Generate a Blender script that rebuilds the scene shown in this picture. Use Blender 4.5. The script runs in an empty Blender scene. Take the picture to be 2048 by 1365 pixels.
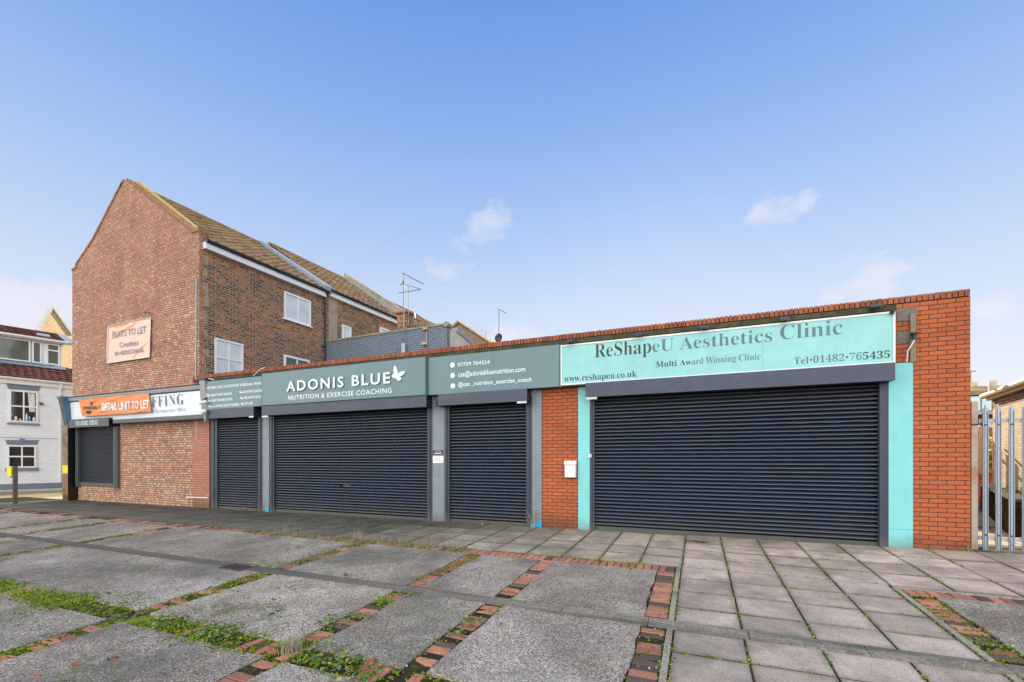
import bpy, bmesh, math, random
import numpy as np
from mathutils import Vector, noise
random.seed(11)
S = bpy.context.scene
COL = S.collection

# ---------------------------------------------------------------- camera
F_PX, YAW, YH, CH, CD = 889.0, 0.395, 920.0, 1.455, 9.31
cam = bpy.data.cameras.new('camera')
cam.sensor_width = 36
cam.lens = F_PX / 2048 * 36
cam.shift_y = (YH - 682.5) / 2048
cam.clip_start, cam.clip_end = 0.05, 2000
cam_o = bpy.data.objects.new('camera', cam)
COL.objects.link(cam_o)
cam_o.location = (0, -CD, CH)
cam_o.rotation_euler = (math.radians(90), 0, YAW)
S.camera = cam_o

# ---------------------------------------------------------------- sky and sun
SUN_EL, SUN_AZ = math.radians(20.5), -0.08          # low winter sun behind the buildings
W = bpy.data.worlds.new("World")
S.world = W
W.use_nodes = True
wt = W.node_tree
for n in list(wt.nodes):
    wt.nodes.remove(n)
def wn(t, **k):
    n = wt.nodes.new(t)
    for a, b in k.items():
        setattr(n, a, b)
    return n
def wl(a, b):
    wt.links.new(a, b)
def wmath(op, a, b=None, clamp=False):
    n = wn('ShaderNodeMath', operation=op, use_clamp=clamp)
    for i, v in enumerate((a, b)):
        if v is None: continue
        if isinstance(v, (int, float)): n.inputs[i].default_value = v
        else: wl(v, n.inputs[i])
    return n.outputs[0]
def wmix(f, a, b, mode='MIX'):
    n = wn('ShaderNodeMix', data_type='RGBA', blend_type=mode)
    for sock, v in ((n.inputs[0], f), (n.inputs[6], a), (n.inputs[7], b)):
        if isinstance(v, (int, float)): sock.default_value = v
        elif isinstance(v, tuple): sock.default_value = (*v, 1)
        else: wl(v, sock)
    return n.outputs[2]
def wramp(f, stops):
    n = wn('ShaderNodeValToRGB')
    e = n.color_ramp.elements
    while len(e) < len(stops): e.new(0.5)
    for el, (p, c) in zip(e, stops):
        el.position = p
        el.color = (*c, 1) if isinstance(c, tuple) else (c, c, c, 1)
    wl(f, n.inputs[0])
    return n.outputs[0]
tc = wn('ShaderNodeTexCoord')
sep = wn('ShaderNodeSeparateXYZ')
wl(tc.outputs['Generated'], sep.inputs[0])
sky = wn('ShaderNodeTexSky', sky_type='NISHITA', sun_disc=False, sun_elevation=SUN_EL, sun_rotation=SUN_AZ,
         air_density=1.0, dust_density=0.3, ozone_density=2.0)
sky_s = wmix(1.0, sky.outputs[0], (0.1, 0.1, 0.1), 'MULTIPLY')
sky_c = wmix(1.0, sky_s, (0.8, 0.8, 0.8), 'DARKEN')
grad = wramp(sep.outputs[2], [(0.0, (0.533, 0.529, 0.533)), (0.1, (0.509, 0.524, 0.559)), (0.2, (0.448, 0.49, 0.564)), (0.3, (0.375, 0.439, 0.559)), (0.45, (0.252, 0.352, 0.544)), (0.58, (0.163, 0.275, 0.519)), (0.72, (0.096, 0.198, 0.476)), (1.0, (0.058, 0.142, 0.409))])
base = wmix(0.06, grad, sky_c)
# broken cloud: thin low puffs ahead, an unseen bright bank added behind as frontal fill
cn = wn('ShaderNodeTexNoise', noise_dimensions='3D')
mp = wn('ShaderNodeMapping')
mp.inputs['Scale'].default_value = (1.0, 1.0, 2.1)
mp.inputs['Location'].default_value = (3.1, 1.7, 0.4)
wl(tc.outputs['Generated'], mp.inputs[0])
wl(mp.outputs[0], cn.inputs['Vector'])
cn.inputs['Scale'].default_value = 7.5
cn.inputs['Detail'].default_value = 7
cn.inputs['Roughness'].default_value = 0.60
def sky_dir(px, py):
    r, u = (px - 1024) / F_PX, (YH - py) / F_PX
    return Vector((r * math.cos(YAW) - math.sin(YAW), r * math.sin(YAW) + math.cos(YAW), u)).normalized()
pm = None
for bx, by_, rad in ((895, 528, 3.2), (922, 505, 3.4), (950, 478, 3.4), (985, 448, 3.0), (1530, 437, 2.8), (1570, 425, 2.4), (1608, 410, 1.8), (1650, 590, 4.5), (1700, 575, 4.5), (1750, 562, 4.2), (1990, 597, 3.4), (10, 640, 4.5), (60, 650, 4.0), (125, 625, 3.5), (1045, 678, 4.5)):
    d = wn('ShaderNodeVectorMath', operation='DOT_PRODUCT')
    nv = wn('ShaderNodeVectorMath', operation='NORMALIZE')
    wl(tc.outputs['Generated'], nv.inputs[0]); wl(nv.outputs[0], d.inputs[0])
    d.inputs[1].default_value = sky_dir(bx, by_)
    cr = math.cos(math.radians(rad))
    b = wmath('MULTIPLY', wmath('SUBTRACT', d.outputs['Value'], cr), 1 / (1 - cr), True)
    pm = b if pm is None else wmath('MAXIMUM', pm, b)
near_b = wmath('MULTIPLY', pm, 5.0, True)
pm = wmath('ADD', wmath('MULTIPLY', pm, 0.78), wmath('MULTIPLY', wmath('SUBTRACT', cn.outputs['Fac'], 0.5), 3.4))
pm = wramp(pm, [(0.45, 0.0), (1.15, 1.0)])
c1 = wmix(wmath('MULTIPLY', wmath('MULTIPLY', pm, near_b), 0.42), base, (0.58, 0.54, 0.56))
rear = wramp(wmath('ADD', wmath('MULTIPLY', sep.outputs[1], -0.5), 0.5), [(0.46, 0.0), (0.72, 1.0)])
bank = wramp(cn.outputs['Fac'], [(0.34, 0.25), (0.62, 1.0)])  # cloud noise mask of the added rear fill
rear_fill_c = wmix(bank, (0.88, 0.92, 0.99), (2.10, 2.0, 1.87))
c2 = wmix(wmath('MULTIPLY', rear, wramp(sep.outputs[2], [(0.0, 1.0), (0.75, 0.75), (1.0, 0.3)])), c1, rear_fill_c)
bg = wn('ShaderNodeBackground')
wl(c2, bg.inputs[0])
bg.inputs[1].default_value = 1.0
wo = wn('ShaderNodeOutputWorld')
wl(bg.outputs[0], wo.inputs[0])

sun = bpy.data.lights.new('sun', 'SUN')
sun.energy = 5.0
sun.angle = math.radians(0.6)
sun.color = (1.0, 0.83, 0.60)
sun_o = bpy.data.objects.new('sun', sun)
COL.objects.link(sun_o)
sd = Vector((math.sin(SUN_AZ) * math.cos(SUN_EL), math.cos(SUN_AZ) * math.cos(SUN_EL), math.sin(SUN_EL)))
sun_o.rotation_euler = sd.to_track_quat('Z', 'Y').to_euler()
S.view_settings.view_transform = 'Standard'
S.view_settings.look = 'None'
S.view_settings.exposure = 0.75
S.view_settings.gamma = 1.0

# ---------------------------------------------------------------- calibration: pixel of the photo -> point on a known plane
_c, _s = math.cos(YAW), math.sin(YAW)
def ray(px, py):
    r, u = (px - 1024) / F_PX, (YH - py) / F_PX
    return Vector((r * _c - _s, r * _s + _c, u))
CO = Vector((0, -CD, CH))
def fac(px, py, y=0.0):
    r = ray(px, py)
    return CO + r * ((y + CD) / r.y)
def atx(px, py, x):
    r = ray(px, py)
    return CO + r * (x / r.x)
def side(px, py, p0, d):
    n = Vector((d[1], -d[0], 0))
    r = ray(px, py)
    return CO + r * (n.dot(Vector(p0) - CO) / n.dot(r))
def zg(x, y):
    w = 1.0 if y >= 0 else max(0.0, 1 + y / 2.4)
    z = 0.0456 * y if y < 0 else 0.0
    return z + w * 0.0044 * max(-20, min(0.0, x - 4))
def gr(px, py):
    r = ray(px, py)
    z = -0.1
    for _ in range(30):
        t = (z - CH) / r.z
        p = CO + r * t
        z = zg(p.x, p.y)
    return p

# ---------------------------------------------------------------- materials
class N:
    def __init__(s, name):
        s.m = bpy.data.materials.new(name)
        s.m.use_nodes = True
        s.t = s.m.node_tree
        s.b = s.t.nodes['Principled BSDF']
        s.uv = s.t.nodes.new('ShaderNodeUVMap').outputs[0]
    def n(s, t, **k):
        n = s.t.nodes.new(t)
        for a, b in k.items(): setattr(n, a, b)
        return n
    def l(s, a, b): s.t.links.new(a, b)
    def put(s, sock, v):
        if isinstance(v, (int, float)): sock.default_value = v
        elif isinstance(v, tuple): sock.default_value = (*v, 1) if len(v) == 3 and len(sock.default_value) == 4 else v
        else: s.l(v, sock)
    def math(s, op, a, b=0.0, clamp=False):
        n = s.n('ShaderNodeMath', operation=op, use_clamp=clamp)
        s.put(n.inputs[0], a); s.put(n.inputs[1], b)
        return n.outputs[0]
    def mix(s, f, a, b, mode='MIX'):
        n = s.n('ShaderNodeMix', data_type='RGBA', blend_type=mode)
        s.put(n.inputs[0], f); s.put(n.inputs[6], a); s.put(n.inputs[7], b)
        return n.outputs[2]
    def ramp(s, f, stops, interp='LINEAR'):
        n = s.n('ShaderNodeValToRGB')
        n.color_ramp.interpolation = interp
        e = n.color_ramp.elements
        while len(e) < len(stops): e.new(0.5)
        for el, (p, c) in zip(e, stops):
            el.position = p
            el.color = (*c, 1) if isinstance(c, tuple) else (c, c, c, 1)
        s.l(f, n.inputs[0])
        return n.outputs[0]
    def vec(s, scale=(1, 1, 1), loc=(0, 0, 0), src=None, rot=0):
        n = s.n('ShaderNodeMapping')
        n.inputs['Scale'].default_value = scale
        n.inputs['Location'].default_value = loc
        n.inputs['Rotation'].default_value = (0, 0, rot)
        s.l(src or s.uv, n.inputs[0])
        return n.outputs[0]
    def pos(s):
        return s.n('ShaderNodeNewGeometry').outputs['Position']
    def noise(s, scale, detail=4, rough=0.55, v=None, dist=0):
        n = s.n('ShaderNodeTexNoise')
        n.inputs['Scale'].default_value = scale
        n.inputs['Detail'].default_value = detail
        n.inputs['Roughness'].default_value = rough
        n.inputs['Distortion'].default_value = dist
        s.l(v or s.uv, n.inputs['Vector'])
        return n.outputs['Fac']
    def noisec(s, scale, v=None):
        n = s.n('ShaderNodeTexNoise')
        n.inputs['Scale'].default_value = scale
        s.l(v or s.uv, n.inputs['Vector'])
        return n.outputs['Color']
    def voro(s, scale, v=None, feature='F1'):
        n = s.n('ShaderNodeTexVoronoi', feature=feature)
        n.inputs['Scale'].default_value = scale
        s.l(v or s.uv, n.inputs['Vector'])
        return n
    def attr(s, name='tint'):
        return s.n('ShaderNodeAttribute', attribute_name=name).outputs['Color']
    def xyz(s, v):
        n = s.n('ShaderNodeSeparateXYZ')
        s.l(v, n.inputs[0])
        return n.outputs
    def bump(s, h, strength=0.3, dist=0.01):
        n = s.n('ShaderNodeBump')
        n.inputs['Strength'].default_value = strength
        n.inputs['Distance'].default_value = dist
        s.l(h, n.inputs['Height'])
        s.l(n.outputs[0], s.b.inputs['Normal'])
    def done(s, col, rough=0.6, metal=0.0, spec=0.5):
        s.put(s.b.inputs['Base Color'], col)
        s.put(s.b.inputs['Roughness'], rough)
        s.put(s.b.inputs['Metallic'], metal)
        s.put(s.b.inputs['Specular IOR Level'], spec)
        return s.m

def sc(c, k): return tuple(max(0, min(1, x * k)) for x in c)
def plain(name, col, rough=0.55, var=0.18, scale=5.0, streak=0.0, metal=0.0, bump=0.0, spec=0.5, dirt=None, dirt_amt=0.4, splash=0.0):
    s = N(name)
    f = s.ramp(s.noise(scale, 6, 0.62), [(0.28, 0.0), (0.72, 1.0)])
    c = s.mix(f, sc(col, 1 - var), sc(col, 1 + var))
    if streak:
        st = s.noise(1.0, 5, 0.6, s.vec((26, 1.3, 1)))
        c = s.mix(s.math('MULTIPLY', s.ramp(st, [(0.52, 0.0), (0.75, 1.0)]), streak), c, sc(col, 2.2))
    if dirt:
        d = s.noise(2.3, 6, 0.62, s.vec((1, 1, 1), (4, 2, 0)))
        c = s.mix(s.math('MULTIPLY', s.ramp(d, [(0.48, 0.0), (0.7, 1.0)]), dirt_amt), c, dirt)
    if splash:
        z = s.xyz(s.pos())[2]
        k = s.math('MULTIPLY', s.math('SUBTRACT', s.math('ADD', 0.02, s.math('MULTIPLY', s.noise(5.5, 6, 0.7), 0.42)), z), 4.0, True)
        c = s.mix(s.math('MULTIPLY', k, splash), c, (0.13, 0.125, 0.09))
        sp_ = s.voro(34)
        c = s.mix(s.math('MULTIPLY', s.math('LESS_THAN', sp_.outputs['Distance'], 0.09), s.math('GREATER_THAN', s.noise(2.6, 3), 0.57)), c, sc(col, 0.55))
    fine = s.noise(60, 3)
    r = s.math('ADD', s.math('MULTIPLY', s.noise(9, 3), 0.25), rough - 0.12, True)
    if bump: s.bump(fine, bump, 0.004)
    return s.done(c, r, metal, spec)

def brick(name, stops, mortar, w=0.225, h=0.075, ms=0.0055, off=0.5, sq=1.0, sqf=2, wob=0.004, dirt=(0.05, 0.04, 0.035), dirt_amt=0.35, cream=None, bump=0.6, rough=0.85, low_moss=False, recess=1.0, paint=None, spec=0.25, patch=0.0):
    s = N(name)
    v = s.uv
    if wob:
        nz = s.noisec(7.0)
        a = s.n('ShaderNodeVectorMath', operation='SCALE'); s.l(nz, a.inputs[0]); a.inputs['Scale'].default_value = wob * 2
        b = s.n('ShaderNodeVectorMath', operation='ADD'); s.l(v, b.inputs[0]); s.l(a.outputs[0], b.inputs[1])
        v = b.outputs[0]
    t = s.n('ShaderNodeTexBrick', offset=off, offset_frequency=2, squash=sq, squash_frequency=sqf)
    s.l(v, t.inputs['Vector'])
    for k, val in (('Color1', (0, 0, 0, 1)), ('Color2', (1, 1, 1, 1)), ('Mortar', (0.5, 0.5, 0.5, 1))):
        t.inputs[k].default_value = val
    for k, val in (('Scale', 1.0), ('Mortar Size', ms), ('Mortar Smooth', 0.15), ('Bias', 0.0), ('Brick Width', w), ('Row Height', h)):
        t.inputs[k].default_value = val
    tint = t.outputs['Color']
    if patch:
        pn = s.math('SUBTRACT', s.ramp(s.noise(0.8, 5, 0.6, s.vec((1, 1, 1), (11, 4, 0))), [(0.3, 0.0), (0.7, 1.0)]), 0.5)
        tint = s.math('ADD', tint, s.math('MULTIPLY', pn, patch), True)
    c = s.ramp(tint, stops)
    grain = s.noise(38, 4, 0.65)
    c = s.mix(1.0, c, s.ramp(grain, [(0.25, 0.72), (0.75, 1.22)]), 'MULTIPLY')
    xyz = s.xyz(s.pos())
    if cream:
        ccol, z_hi, thr = cream
        patch = s.math('ADD', s.noise(0.55, 4, 0.6, s.vec((1, 1, 1), (7, 3, 0))), s.math('MULTIPLY', s.math('SUBTRACT', z_hi, xyz[2]), 0.07))
        # scattered pale headers: a second random number per brick
        t2 = s.n('ShaderNodeTexBrick', offset=off, offset_frequency=2, squash=sq, squash_frequency=sqf)
        s.l(v, t2.inputs['Vector'])
        for k, val in (('Color1', (0, 0, 0, 1)), ('Color2', (1, 1, 1, 1)), ('Mortar', (0, 0, 0, 1))): t2.inputs[k].default_value = val
        for k, val in (('Scale', 1.0), ('Mortar Size', ms), ('Mortar Smooth', 0.1), ('Brick Width', w / 2), ('Row Height', h)): t2.inputs[k].default_value = val
        rnd = s.math('FRACT', s.math('MULTIPLY', t2.outputs['Color'], 7.31))
        m = s.math('GREATER_THAN', s.math('ADD', rnd, s.math('MULTIPLY', patch, 0.62)), thr)
        c = s.mix(s.math('MULTIPLY', m, 0.72), c, ccol)
    d = s.noise(0.9, 6, 0.62)
    c = s.mix(s.math('MULTIPLY', s.ramp(d, [(0.45, 0.0), (0.72, 1.0)]), dirt_amt), c, dirt)
    mc = s.mix(s.noise(3.0, 5), sc(mortar, 0.65), sc(mortar, 1.3))
    c = s.mix(t.outputs['Fac'], c, mc)
    if paint:
        pc, amt = paint
        chip = s.ramp(s.noise(6.5, 6, 0.7), [(amt, 1.0), (amt + 0.03, 0.0)])
        joint = s.math('SUBTRACT', 1.0, s.math('MULTIPLY', t.outputs['Fac'], 0.35))
        pp = s.mix(s.noise(2.2, 5), sc(pc, 0.78), sc(pc, 1.2))
        pp = s.mix(s.math('MULTIPLY', t.outputs['Fac'], 0.85), pp, sc(pc, 0.28))
        c = s.mix(chip, c, pp)
    if low_moss:
        mm = s.math('MULTIPLY', s.ramp(s.math('ADD', xyz[2], s.math('MULTIPLY', s.noise(4.0), 0.35)), [(0.12, 1.0), (0.5, 0.0)]), 0.62)
        c = s.mix(mm, c, (0.06, 0.05, 0.035))
    hgt = s.math('ADD', s.math('MULTIPLY', s.math('SUBTRACT', 1.0, t.outputs['Fac']), recess), s.math('MULTIPLY', grain, 0.35))
    s.bump(hgt, bump, 0.008)
    return s.done(c, rough, 0, spec)

ORANGE = [(0.0, (0.43, 0.108, 0.044)), (0.12, (0.47, 0.122, 0.048)), (0.85, (0.51, 0.135, 0.053)), (1.0, (0.54, 0.155, 0.068))]
M = {}
M['shop_brick'] = brick('orange red facing brick', ORANGE, (0.062, 0.040, 0.028), wob=0.0012, ms=0.0064, dirt_amt=0.25, low_moss=True)
M['pier_brick'] = brick('pinkish red pier brick', [(0.0, (0.46, 0.195, 0.135)), (1.0, (0.55, 0.24, 0.165))], (0.16, 0.11, 0.08), wob=0.0015, ms=0.0065, dirt_amt=0.2, low_moss=True)
s = N('red coping brick')
c = s.mix(1.0, s.attr(), s.ramp(s.noise(30, 4, 0.65, s.pos()), [(0.3, 0.7), (0.7, 1.2)]), 'MULTIPLY')
c = s.mix(s.ramp(s.noise(3.0, 6, 0.65, s.pos()), [(0.5, 0.0), (0.7, 0.5)]), c, (0.10, 0.07, 0.035))
M['coping_brick'] = s.done(c, 0.85, 0, 0.2)
M['mortar_dark'] = plain('dark sooty mortar', (0.045, 0.036, 0.028), 0.95, 0.3, 8, spec=0.1)
M['mortar'] = plain('dark mortar', (0.10, 0.085, 0.065), 0.95, 0.3, 8, bump=0.4, spec=0.1)
M['gable_brick'] = brick('pinkish red gable brick', [(0.0, (0.41, 0.20, 0.14)), (0.35, (0.50, 0.255, 0.18)), (0.6, (0.53, 0.27, 0.19)), (0.85, (0.55, 0.30, 0.20)), (1.0, (0.58, 0.36, 0.23))], (0.10, 0.07, 0.05), w=0.225, sq=0.5, sqf=3, ms=0.008, wob=0.002, cream=((0.68, 0.53, 0.35), 5.6, 1.20), dirt_amt=0.25, patch=0.7)
M['rough_brick'] = brick('rough old stock brick', [(0.0, (0.07, 0.05, 0.044)), (0.28, (0.13, 0.08, 0.058)), (0.48, (0.21, 0.11, 0.07)), (0.62, (0.25, 0.135, 0.082)), (0.74, (0.46, 0.145, 0.065)), (0.86, (0.20, 0.115, 0.08)), (1.0, (0.52, 0.165, 0.065))], (0.40, 0.32, 0.225), w=0.235, h=0.078, ms=0.011, sq=0.6, sqf=4, wob=0.011, dirt=(0.06, 0.05, 0.045), dirt_amt=0.35, bump=0.9, patch=0.65)
M['rake_brick'] = plain('weathered gable edge brick', (0.33, 0.165, 0.11), 0.9, 0.35, 7, bump=0.4, dirt=(0.22, 0.16, 0.07), dirt_amt=0.6, spec=0.15)
M['tan_brick'] = brick('sunlit yellow brick', [(0.0, (0.62, 0.46, 0.24)), (0.5, (0.74, 0.57, 0.32)), (1.0, (0.80, 0.62, 0.36))], (0.40, 0.32, 0.21), wob=0.002, dirt_amt=0.12)
M['brown_far'] = brick('brown distant brick', [(0, (.22, .14, .095)), (1, (.32, .21, .14))], (.24, .18, .13), dirt_amt=.15)
M['blue_brick'] = brick('blue painted old brick', [(0.0, (0.08, 0.05, 0.04)), (1.0, (0.30, 0.09, 0.055))], (0.06, 0.06, 0.06), w=0.235, h=0.08, ms=0.008, wob=0.014, paint=((0.20, 0.25, 0.30), 0.60), bump=1.0, dirt_amt=0.2)
M['white_brick'] = brick('white painted brick', [(0.0, (0.74, 0.77, 0.79)), (1.0, (0.82, 0.84, 0.85))], (0.66, 0.69, 0.72), wob=0.002, dirt_amt=0.05, bump=0.35)
M['dark_wall_brick'] = brick('dark mossy retaining brick', [(0.0, (0.018, 0.011, 0.009)), (1.0, (0.05, 0.022, 0.016))], (0.02, 0.02, 0.014), dirt=(0.018, 0.02, 0.008), dirt_amt=0.6, spec=0.0, rough=1.0)
M['moss_board'] = plain('mossy green band', (0.072, 0.078, 0.045), 0.9, 0.4, 7, bump=0.4, dirt=(0.035, 0.055, 0.018), dirt_amt=0.7, spec=0.15)
M['grey_render'] = plain('grey painted pier', (0.21, 0.245, 0.29), 0.5, 0.14, 3.5, bump=0.25, dirt=(0.30, 0.33, 0.36), dirt_amt=0.35, splash=0.7)
M['blue_paint'] = plain('bright blue paint patch', (0.02, 0.36, 0.68), 0.5, 0.1)
M['aqua'] = plain('turquoise board', (0.21, 0.62, 0.63), 0.4, 0.08, 2.0, streak=0.06, splash=0.55)
M['aqua_pale'] = plain('pale turquoise panel', (0.285, 0.635, 0.62), 0.42, 0.09, 1.4, streak=0.07, dirt=(0.23, 0.50, 0.50), dirt_amt=0.45)
M['white_frame'] = plain('white sign frame', (0.78, 0.78, 0.77), 0.45, 0.08, 4)
M['sign_grey'] = plain('grey green sign panel', (0.135, 0.22, 0.245), 0.38, 0.05, 1.5, streak=0.05)
M['sign_grey_dark'] = plain('grey green sign return', (0.07, 0.14, 0.17), 0.4, 0.05, 1.5)
M['letter_white'] = plain('pale raised letters', (0.72, 0.82, 0.83), 0.4, 0.04, 4)
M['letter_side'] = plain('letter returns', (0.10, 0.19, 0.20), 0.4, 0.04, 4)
M['letter_grey'] = plain('faded grey lettering', (0.10, 0.18, 0.20), 0.5, 0.5, 6)
M['letter_dark'] = plain('worn black lettering', (0.028, 0.032, 0.024), 0.55, 0.6, 9, dirt=(0.20, 0.11, 0.02), dirt_amt=0.55)
M['letter_black'] = plain('black lettering', (0.03, 0.04, 0.045), 0.5, 0.3, 6)
M['navy'] = plain('navy powder coated steel', (0.048, 0.062, 0.098), 0.42, 0.12, 3, streak=0.10, dirt=(0.11, 0.115, 0.12), dirt_amt=0.25)
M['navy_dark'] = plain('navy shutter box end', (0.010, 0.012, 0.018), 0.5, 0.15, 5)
M['guide'] = plain('navy guide rail', (0.040, 0.050, 0.073), 0.42, 0.15, 4, streak=0.06, splash=0.5)
M['charcoal'] = plain('charcoal box steel', (0.085, 0.10, 0.105), 0.45, 0.12, 3, streak=0.06)
M['white_sign'] = plain('white fascia panel', (0.76, 0.81, 0.86), 0.4, 0.04, 2, streak=0.05)
M['lead'] = plain('lead flashing', (0.24, 0.30, 0.37), 0.55, 0.25, 6, bump=0.3)
M['upvc'] = plain('white upvc', (0.78, 0.80, 0.82), 0.35, 0.04, 5)
M['cream_gutter'] = plain('off white gutter', (0.72, 0.72, 0.68), 0.4, 0.06, 5)
M['sunlit_gold_edge'] = plain('roof edge painted sunlit gold', (0.72, 0.58, 0.36), 0.5, 0.08, 5)  # warm gold of the sun put into the roof edge colour
M['black_plastic'] = plain('black plastic gutter', (0.022, 0.025, 0.03), 0.4, 0.2, 5)
M['galv'] = plain('galvanised steel', (0.34, 0.40, 0.47), 0.42, 0.22, 40, metal=0.55, spec=0.5)
M['rust_post'] = plain('rust stained cream post', (0.50, 0.42, 0.36), 0.6, 0.12, 5, dirt=(0.28, 0.13, 0.05), dirt_amt=0.8)
M['pink_rail'] = plain('pale painted rail', (0.48, 0.44, 0.46), 0.6, 0.1, 5)
M['tan_steel'] = plain('brown palisade steel', (0.38, 0.22, 0.13), 0.6, 0.2, 6)
M['wood'] = plain('weathered timber', (0.24, 0.20, 0.16), 0.85, 0.3, 14, bump=0.3)
M['concrete'] = plain('old grey concrete', (0.36, 0.325, 0.255), 0.9, 0.5, 30, bump=0.5, dirt=(0.10, 0.11, 0.07), dirt_amt=0.65, spec=0.2)
M['pebble'] = plain('pebbledash concrete', (0.20, 0.18, 0.155), 0.95, 0.5, 40, bump=0.8, spec=0.15)
M['beige_render'] = plain('beige render', (0.36, 0.30, 0.21), 0.9, 0.15, 3, bump=0.35, dirt=(0.25, 0.19, 0.12), dirt_amt=0.5, spec=0.2)
M['white_render'] = plain('stained white render', (0.55, 0.51, 0.45), 0.85, 0.15, 3, dirt=(0.33, 0.27, 0.21), dirt_amt=0.5)
M['blue_grey'] = plain('blue grey stone paint', (0.15, 0.19, 0.255), 0.6, 0.08, 4)
M['cornice_grey'] = plain('pale grey aluminium cornice', (0.42, 0.45, 0.47), 0.45, 0.15, 5, streak=0.1)
M['stall_blue'] = plain('blue shopfront paint', (0.05, 0.13, 0.22), 0.4, 0.1, 4)
M['corbel_grey'] = plain('grey corbel paint', (0.17, 0.19, 0.21), 0.5, 0.12, 5)
M['gold_reflection'] = plain('gloss black panel with painted gold reflection', (0.26, 0.155, 0.05), 0.16, 0.6, 1.6, dirt=(0.03, 0.02, 0.012), dirt_amt=0.95, spec=0.7)  # gold reflection in the gloss black front, painted as panel colour
M['black_gloss'] = plain('gloss black', (0.006, 0.006, 0.007), 0.25, 0.2, 5)
M['yellow'] = plain('yellow plastic', (0.86, 0.68, 0.01), 0.4, 0.06, 4)
M['brown_post'] = plain('dark brown timber post', (0.075, 0.052, 0.04), 0.8, 0.25, 9, bump=0.3)
M['plastic_white'] = plain('white plastic', (0.80, 0.80, 0.78), 0.4, 0.04, 5)
M['grey_steel'] = plain('weathered grey steel', (0.30, 0.31, 0.32), 0.45, 0.2, 20, metal=0.5)
M['aerial'] = plain('dull aerial aluminium', (0.16, 0.165, 0.17), 0.6, 0.2, 20)
M['dish'] = plain('grey perforated dish', (0.30, 0.31, 0.32), 0.6, 0.15, 5)
M['dark_grey'] = plain('dark grey metal', (0.055, 0.06, 0.065), 0.5, 0.2, 5)
M['rust_dark'] = plain('dark rusty iron', (0.09, 0.055, 0.042), 0.8, 0.3, 9)

def glass(name, tint=(0.02, 0.025, 0.03)):
    s = N(name)
    c = s.mix(s.noise(1.5, 3), sc(tint, 0.6), sc(tint, 1.6))
    return s.done(c, 0.06, 0, 0.8)
M['glass'] = glass('dark window glass')
M['blind'] = plain('net curtain behind glass', (0.62, 0.66, 0.68), 0.12, 0.10, 1.2, spec=0.9, streak=0.2, dirt=(0.40, 0.45, 0.48), dirt_amt=0.6)
M['glass_green'] = glass('greenish window glass', (0.10, 0.125, 0.10))
M['frost'] = plain('pale balcony glass', (0.50, 0.62, 0.64), 0.15, 0.08, 2, spec=0.7)

# shutter slats: dusty high up, clean below, little bright specks
s = N('navy shutter slats')
xyz = s.xyz(s.pos())
c = s.mix(s.noise(4.0, 4, 0.6, s.vec((1, 5, 1))), (0.013, 0.022, 0.040), (0.037, 0.056, 0.094))
scf = s.noise(1.0, 5, 0.7, s.vec((1.6, 34, 1)))
c = s.mix(s.math('MULTIPLY', s.ramp(scf, [(0.58, 0.0), (0.74, 1.0)]), 0.25), c, (0.085, 0.10, 0.13))
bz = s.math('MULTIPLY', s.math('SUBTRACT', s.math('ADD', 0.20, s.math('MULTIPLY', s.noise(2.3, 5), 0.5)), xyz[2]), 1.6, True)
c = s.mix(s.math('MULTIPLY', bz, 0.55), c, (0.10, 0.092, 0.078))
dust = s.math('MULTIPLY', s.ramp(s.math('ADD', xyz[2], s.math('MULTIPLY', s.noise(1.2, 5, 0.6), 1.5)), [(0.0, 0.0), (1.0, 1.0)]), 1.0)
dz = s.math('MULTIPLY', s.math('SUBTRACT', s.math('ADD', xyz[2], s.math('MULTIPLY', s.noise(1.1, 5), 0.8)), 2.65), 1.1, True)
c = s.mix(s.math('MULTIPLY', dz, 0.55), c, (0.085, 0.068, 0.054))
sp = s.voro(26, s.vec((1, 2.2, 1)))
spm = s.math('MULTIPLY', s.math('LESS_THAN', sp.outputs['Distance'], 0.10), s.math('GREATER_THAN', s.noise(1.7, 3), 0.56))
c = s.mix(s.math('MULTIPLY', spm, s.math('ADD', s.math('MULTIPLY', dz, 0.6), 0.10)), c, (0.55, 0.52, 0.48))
M['slats'] = s.done(c, s.math('ADD', s.math('MULTIPLY', s.noise(7, 3), 0.22), 0.21), 0, 0.7)
s = N('charcoal shutter slats')
c = s.mix(s.noise(4.0, 4, 0.6, s.vec((1, 5, 1))), (0.012, 0.017, 0.027), (0.036, 0.044, 0.058))
M['slats_grey'] = s.done(c, 0.35, 0, 0.55)

# exposed aggregate concrete
s = N('exposed aggregate concrete')
P = s.pos()
v1 = s.voro(92, P)
v2 = s.voro(38, P)
pc = s.ramp(s.xyz(v1.outputs['Color'])[0], [(0.0, (0.09, 0.08, 0.07)), (0.16, (0.20, 0.21, 0.225)), (0.34, (0.30, 0.24, 0.17)), (0.50, (0.40, 0.39, 0.37)), (0.66, (0.52, 0.39, 0.25)), (0.80, (0.66, 0.62, 0.55)), (0.92, (0.95, 0.92, 0.86))])
pc2 = s.ramp(s.xyz(v2.outputs['Color'])[1], [(0.0, (0.11, 0.105, 0.098)), (0.45, (0.34, 0.315, 0.28)), (0.75, (0.50, 0.43, 0.34)), (1.0, (0.85, 0.82, 0.78))])
c = s.mix(0.30, pc, pc2)
gap = s.ramp(v1.outputs['Distance'], [(0.30, 1.10), (0.70, 0.50)])
c = s.mix(1.0, c, gap, 'MULTIPLY')
c = s.mix(1.0, c, s.attr(), 'MULTIPLY')
st = s.noise(0.75, 8, 0.68, P)
c = s.mix(s.ramp(st, [(0.39, 0.0), (0.60, 0.70)]), c, (0.13, 0.116, 0.095))
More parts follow.
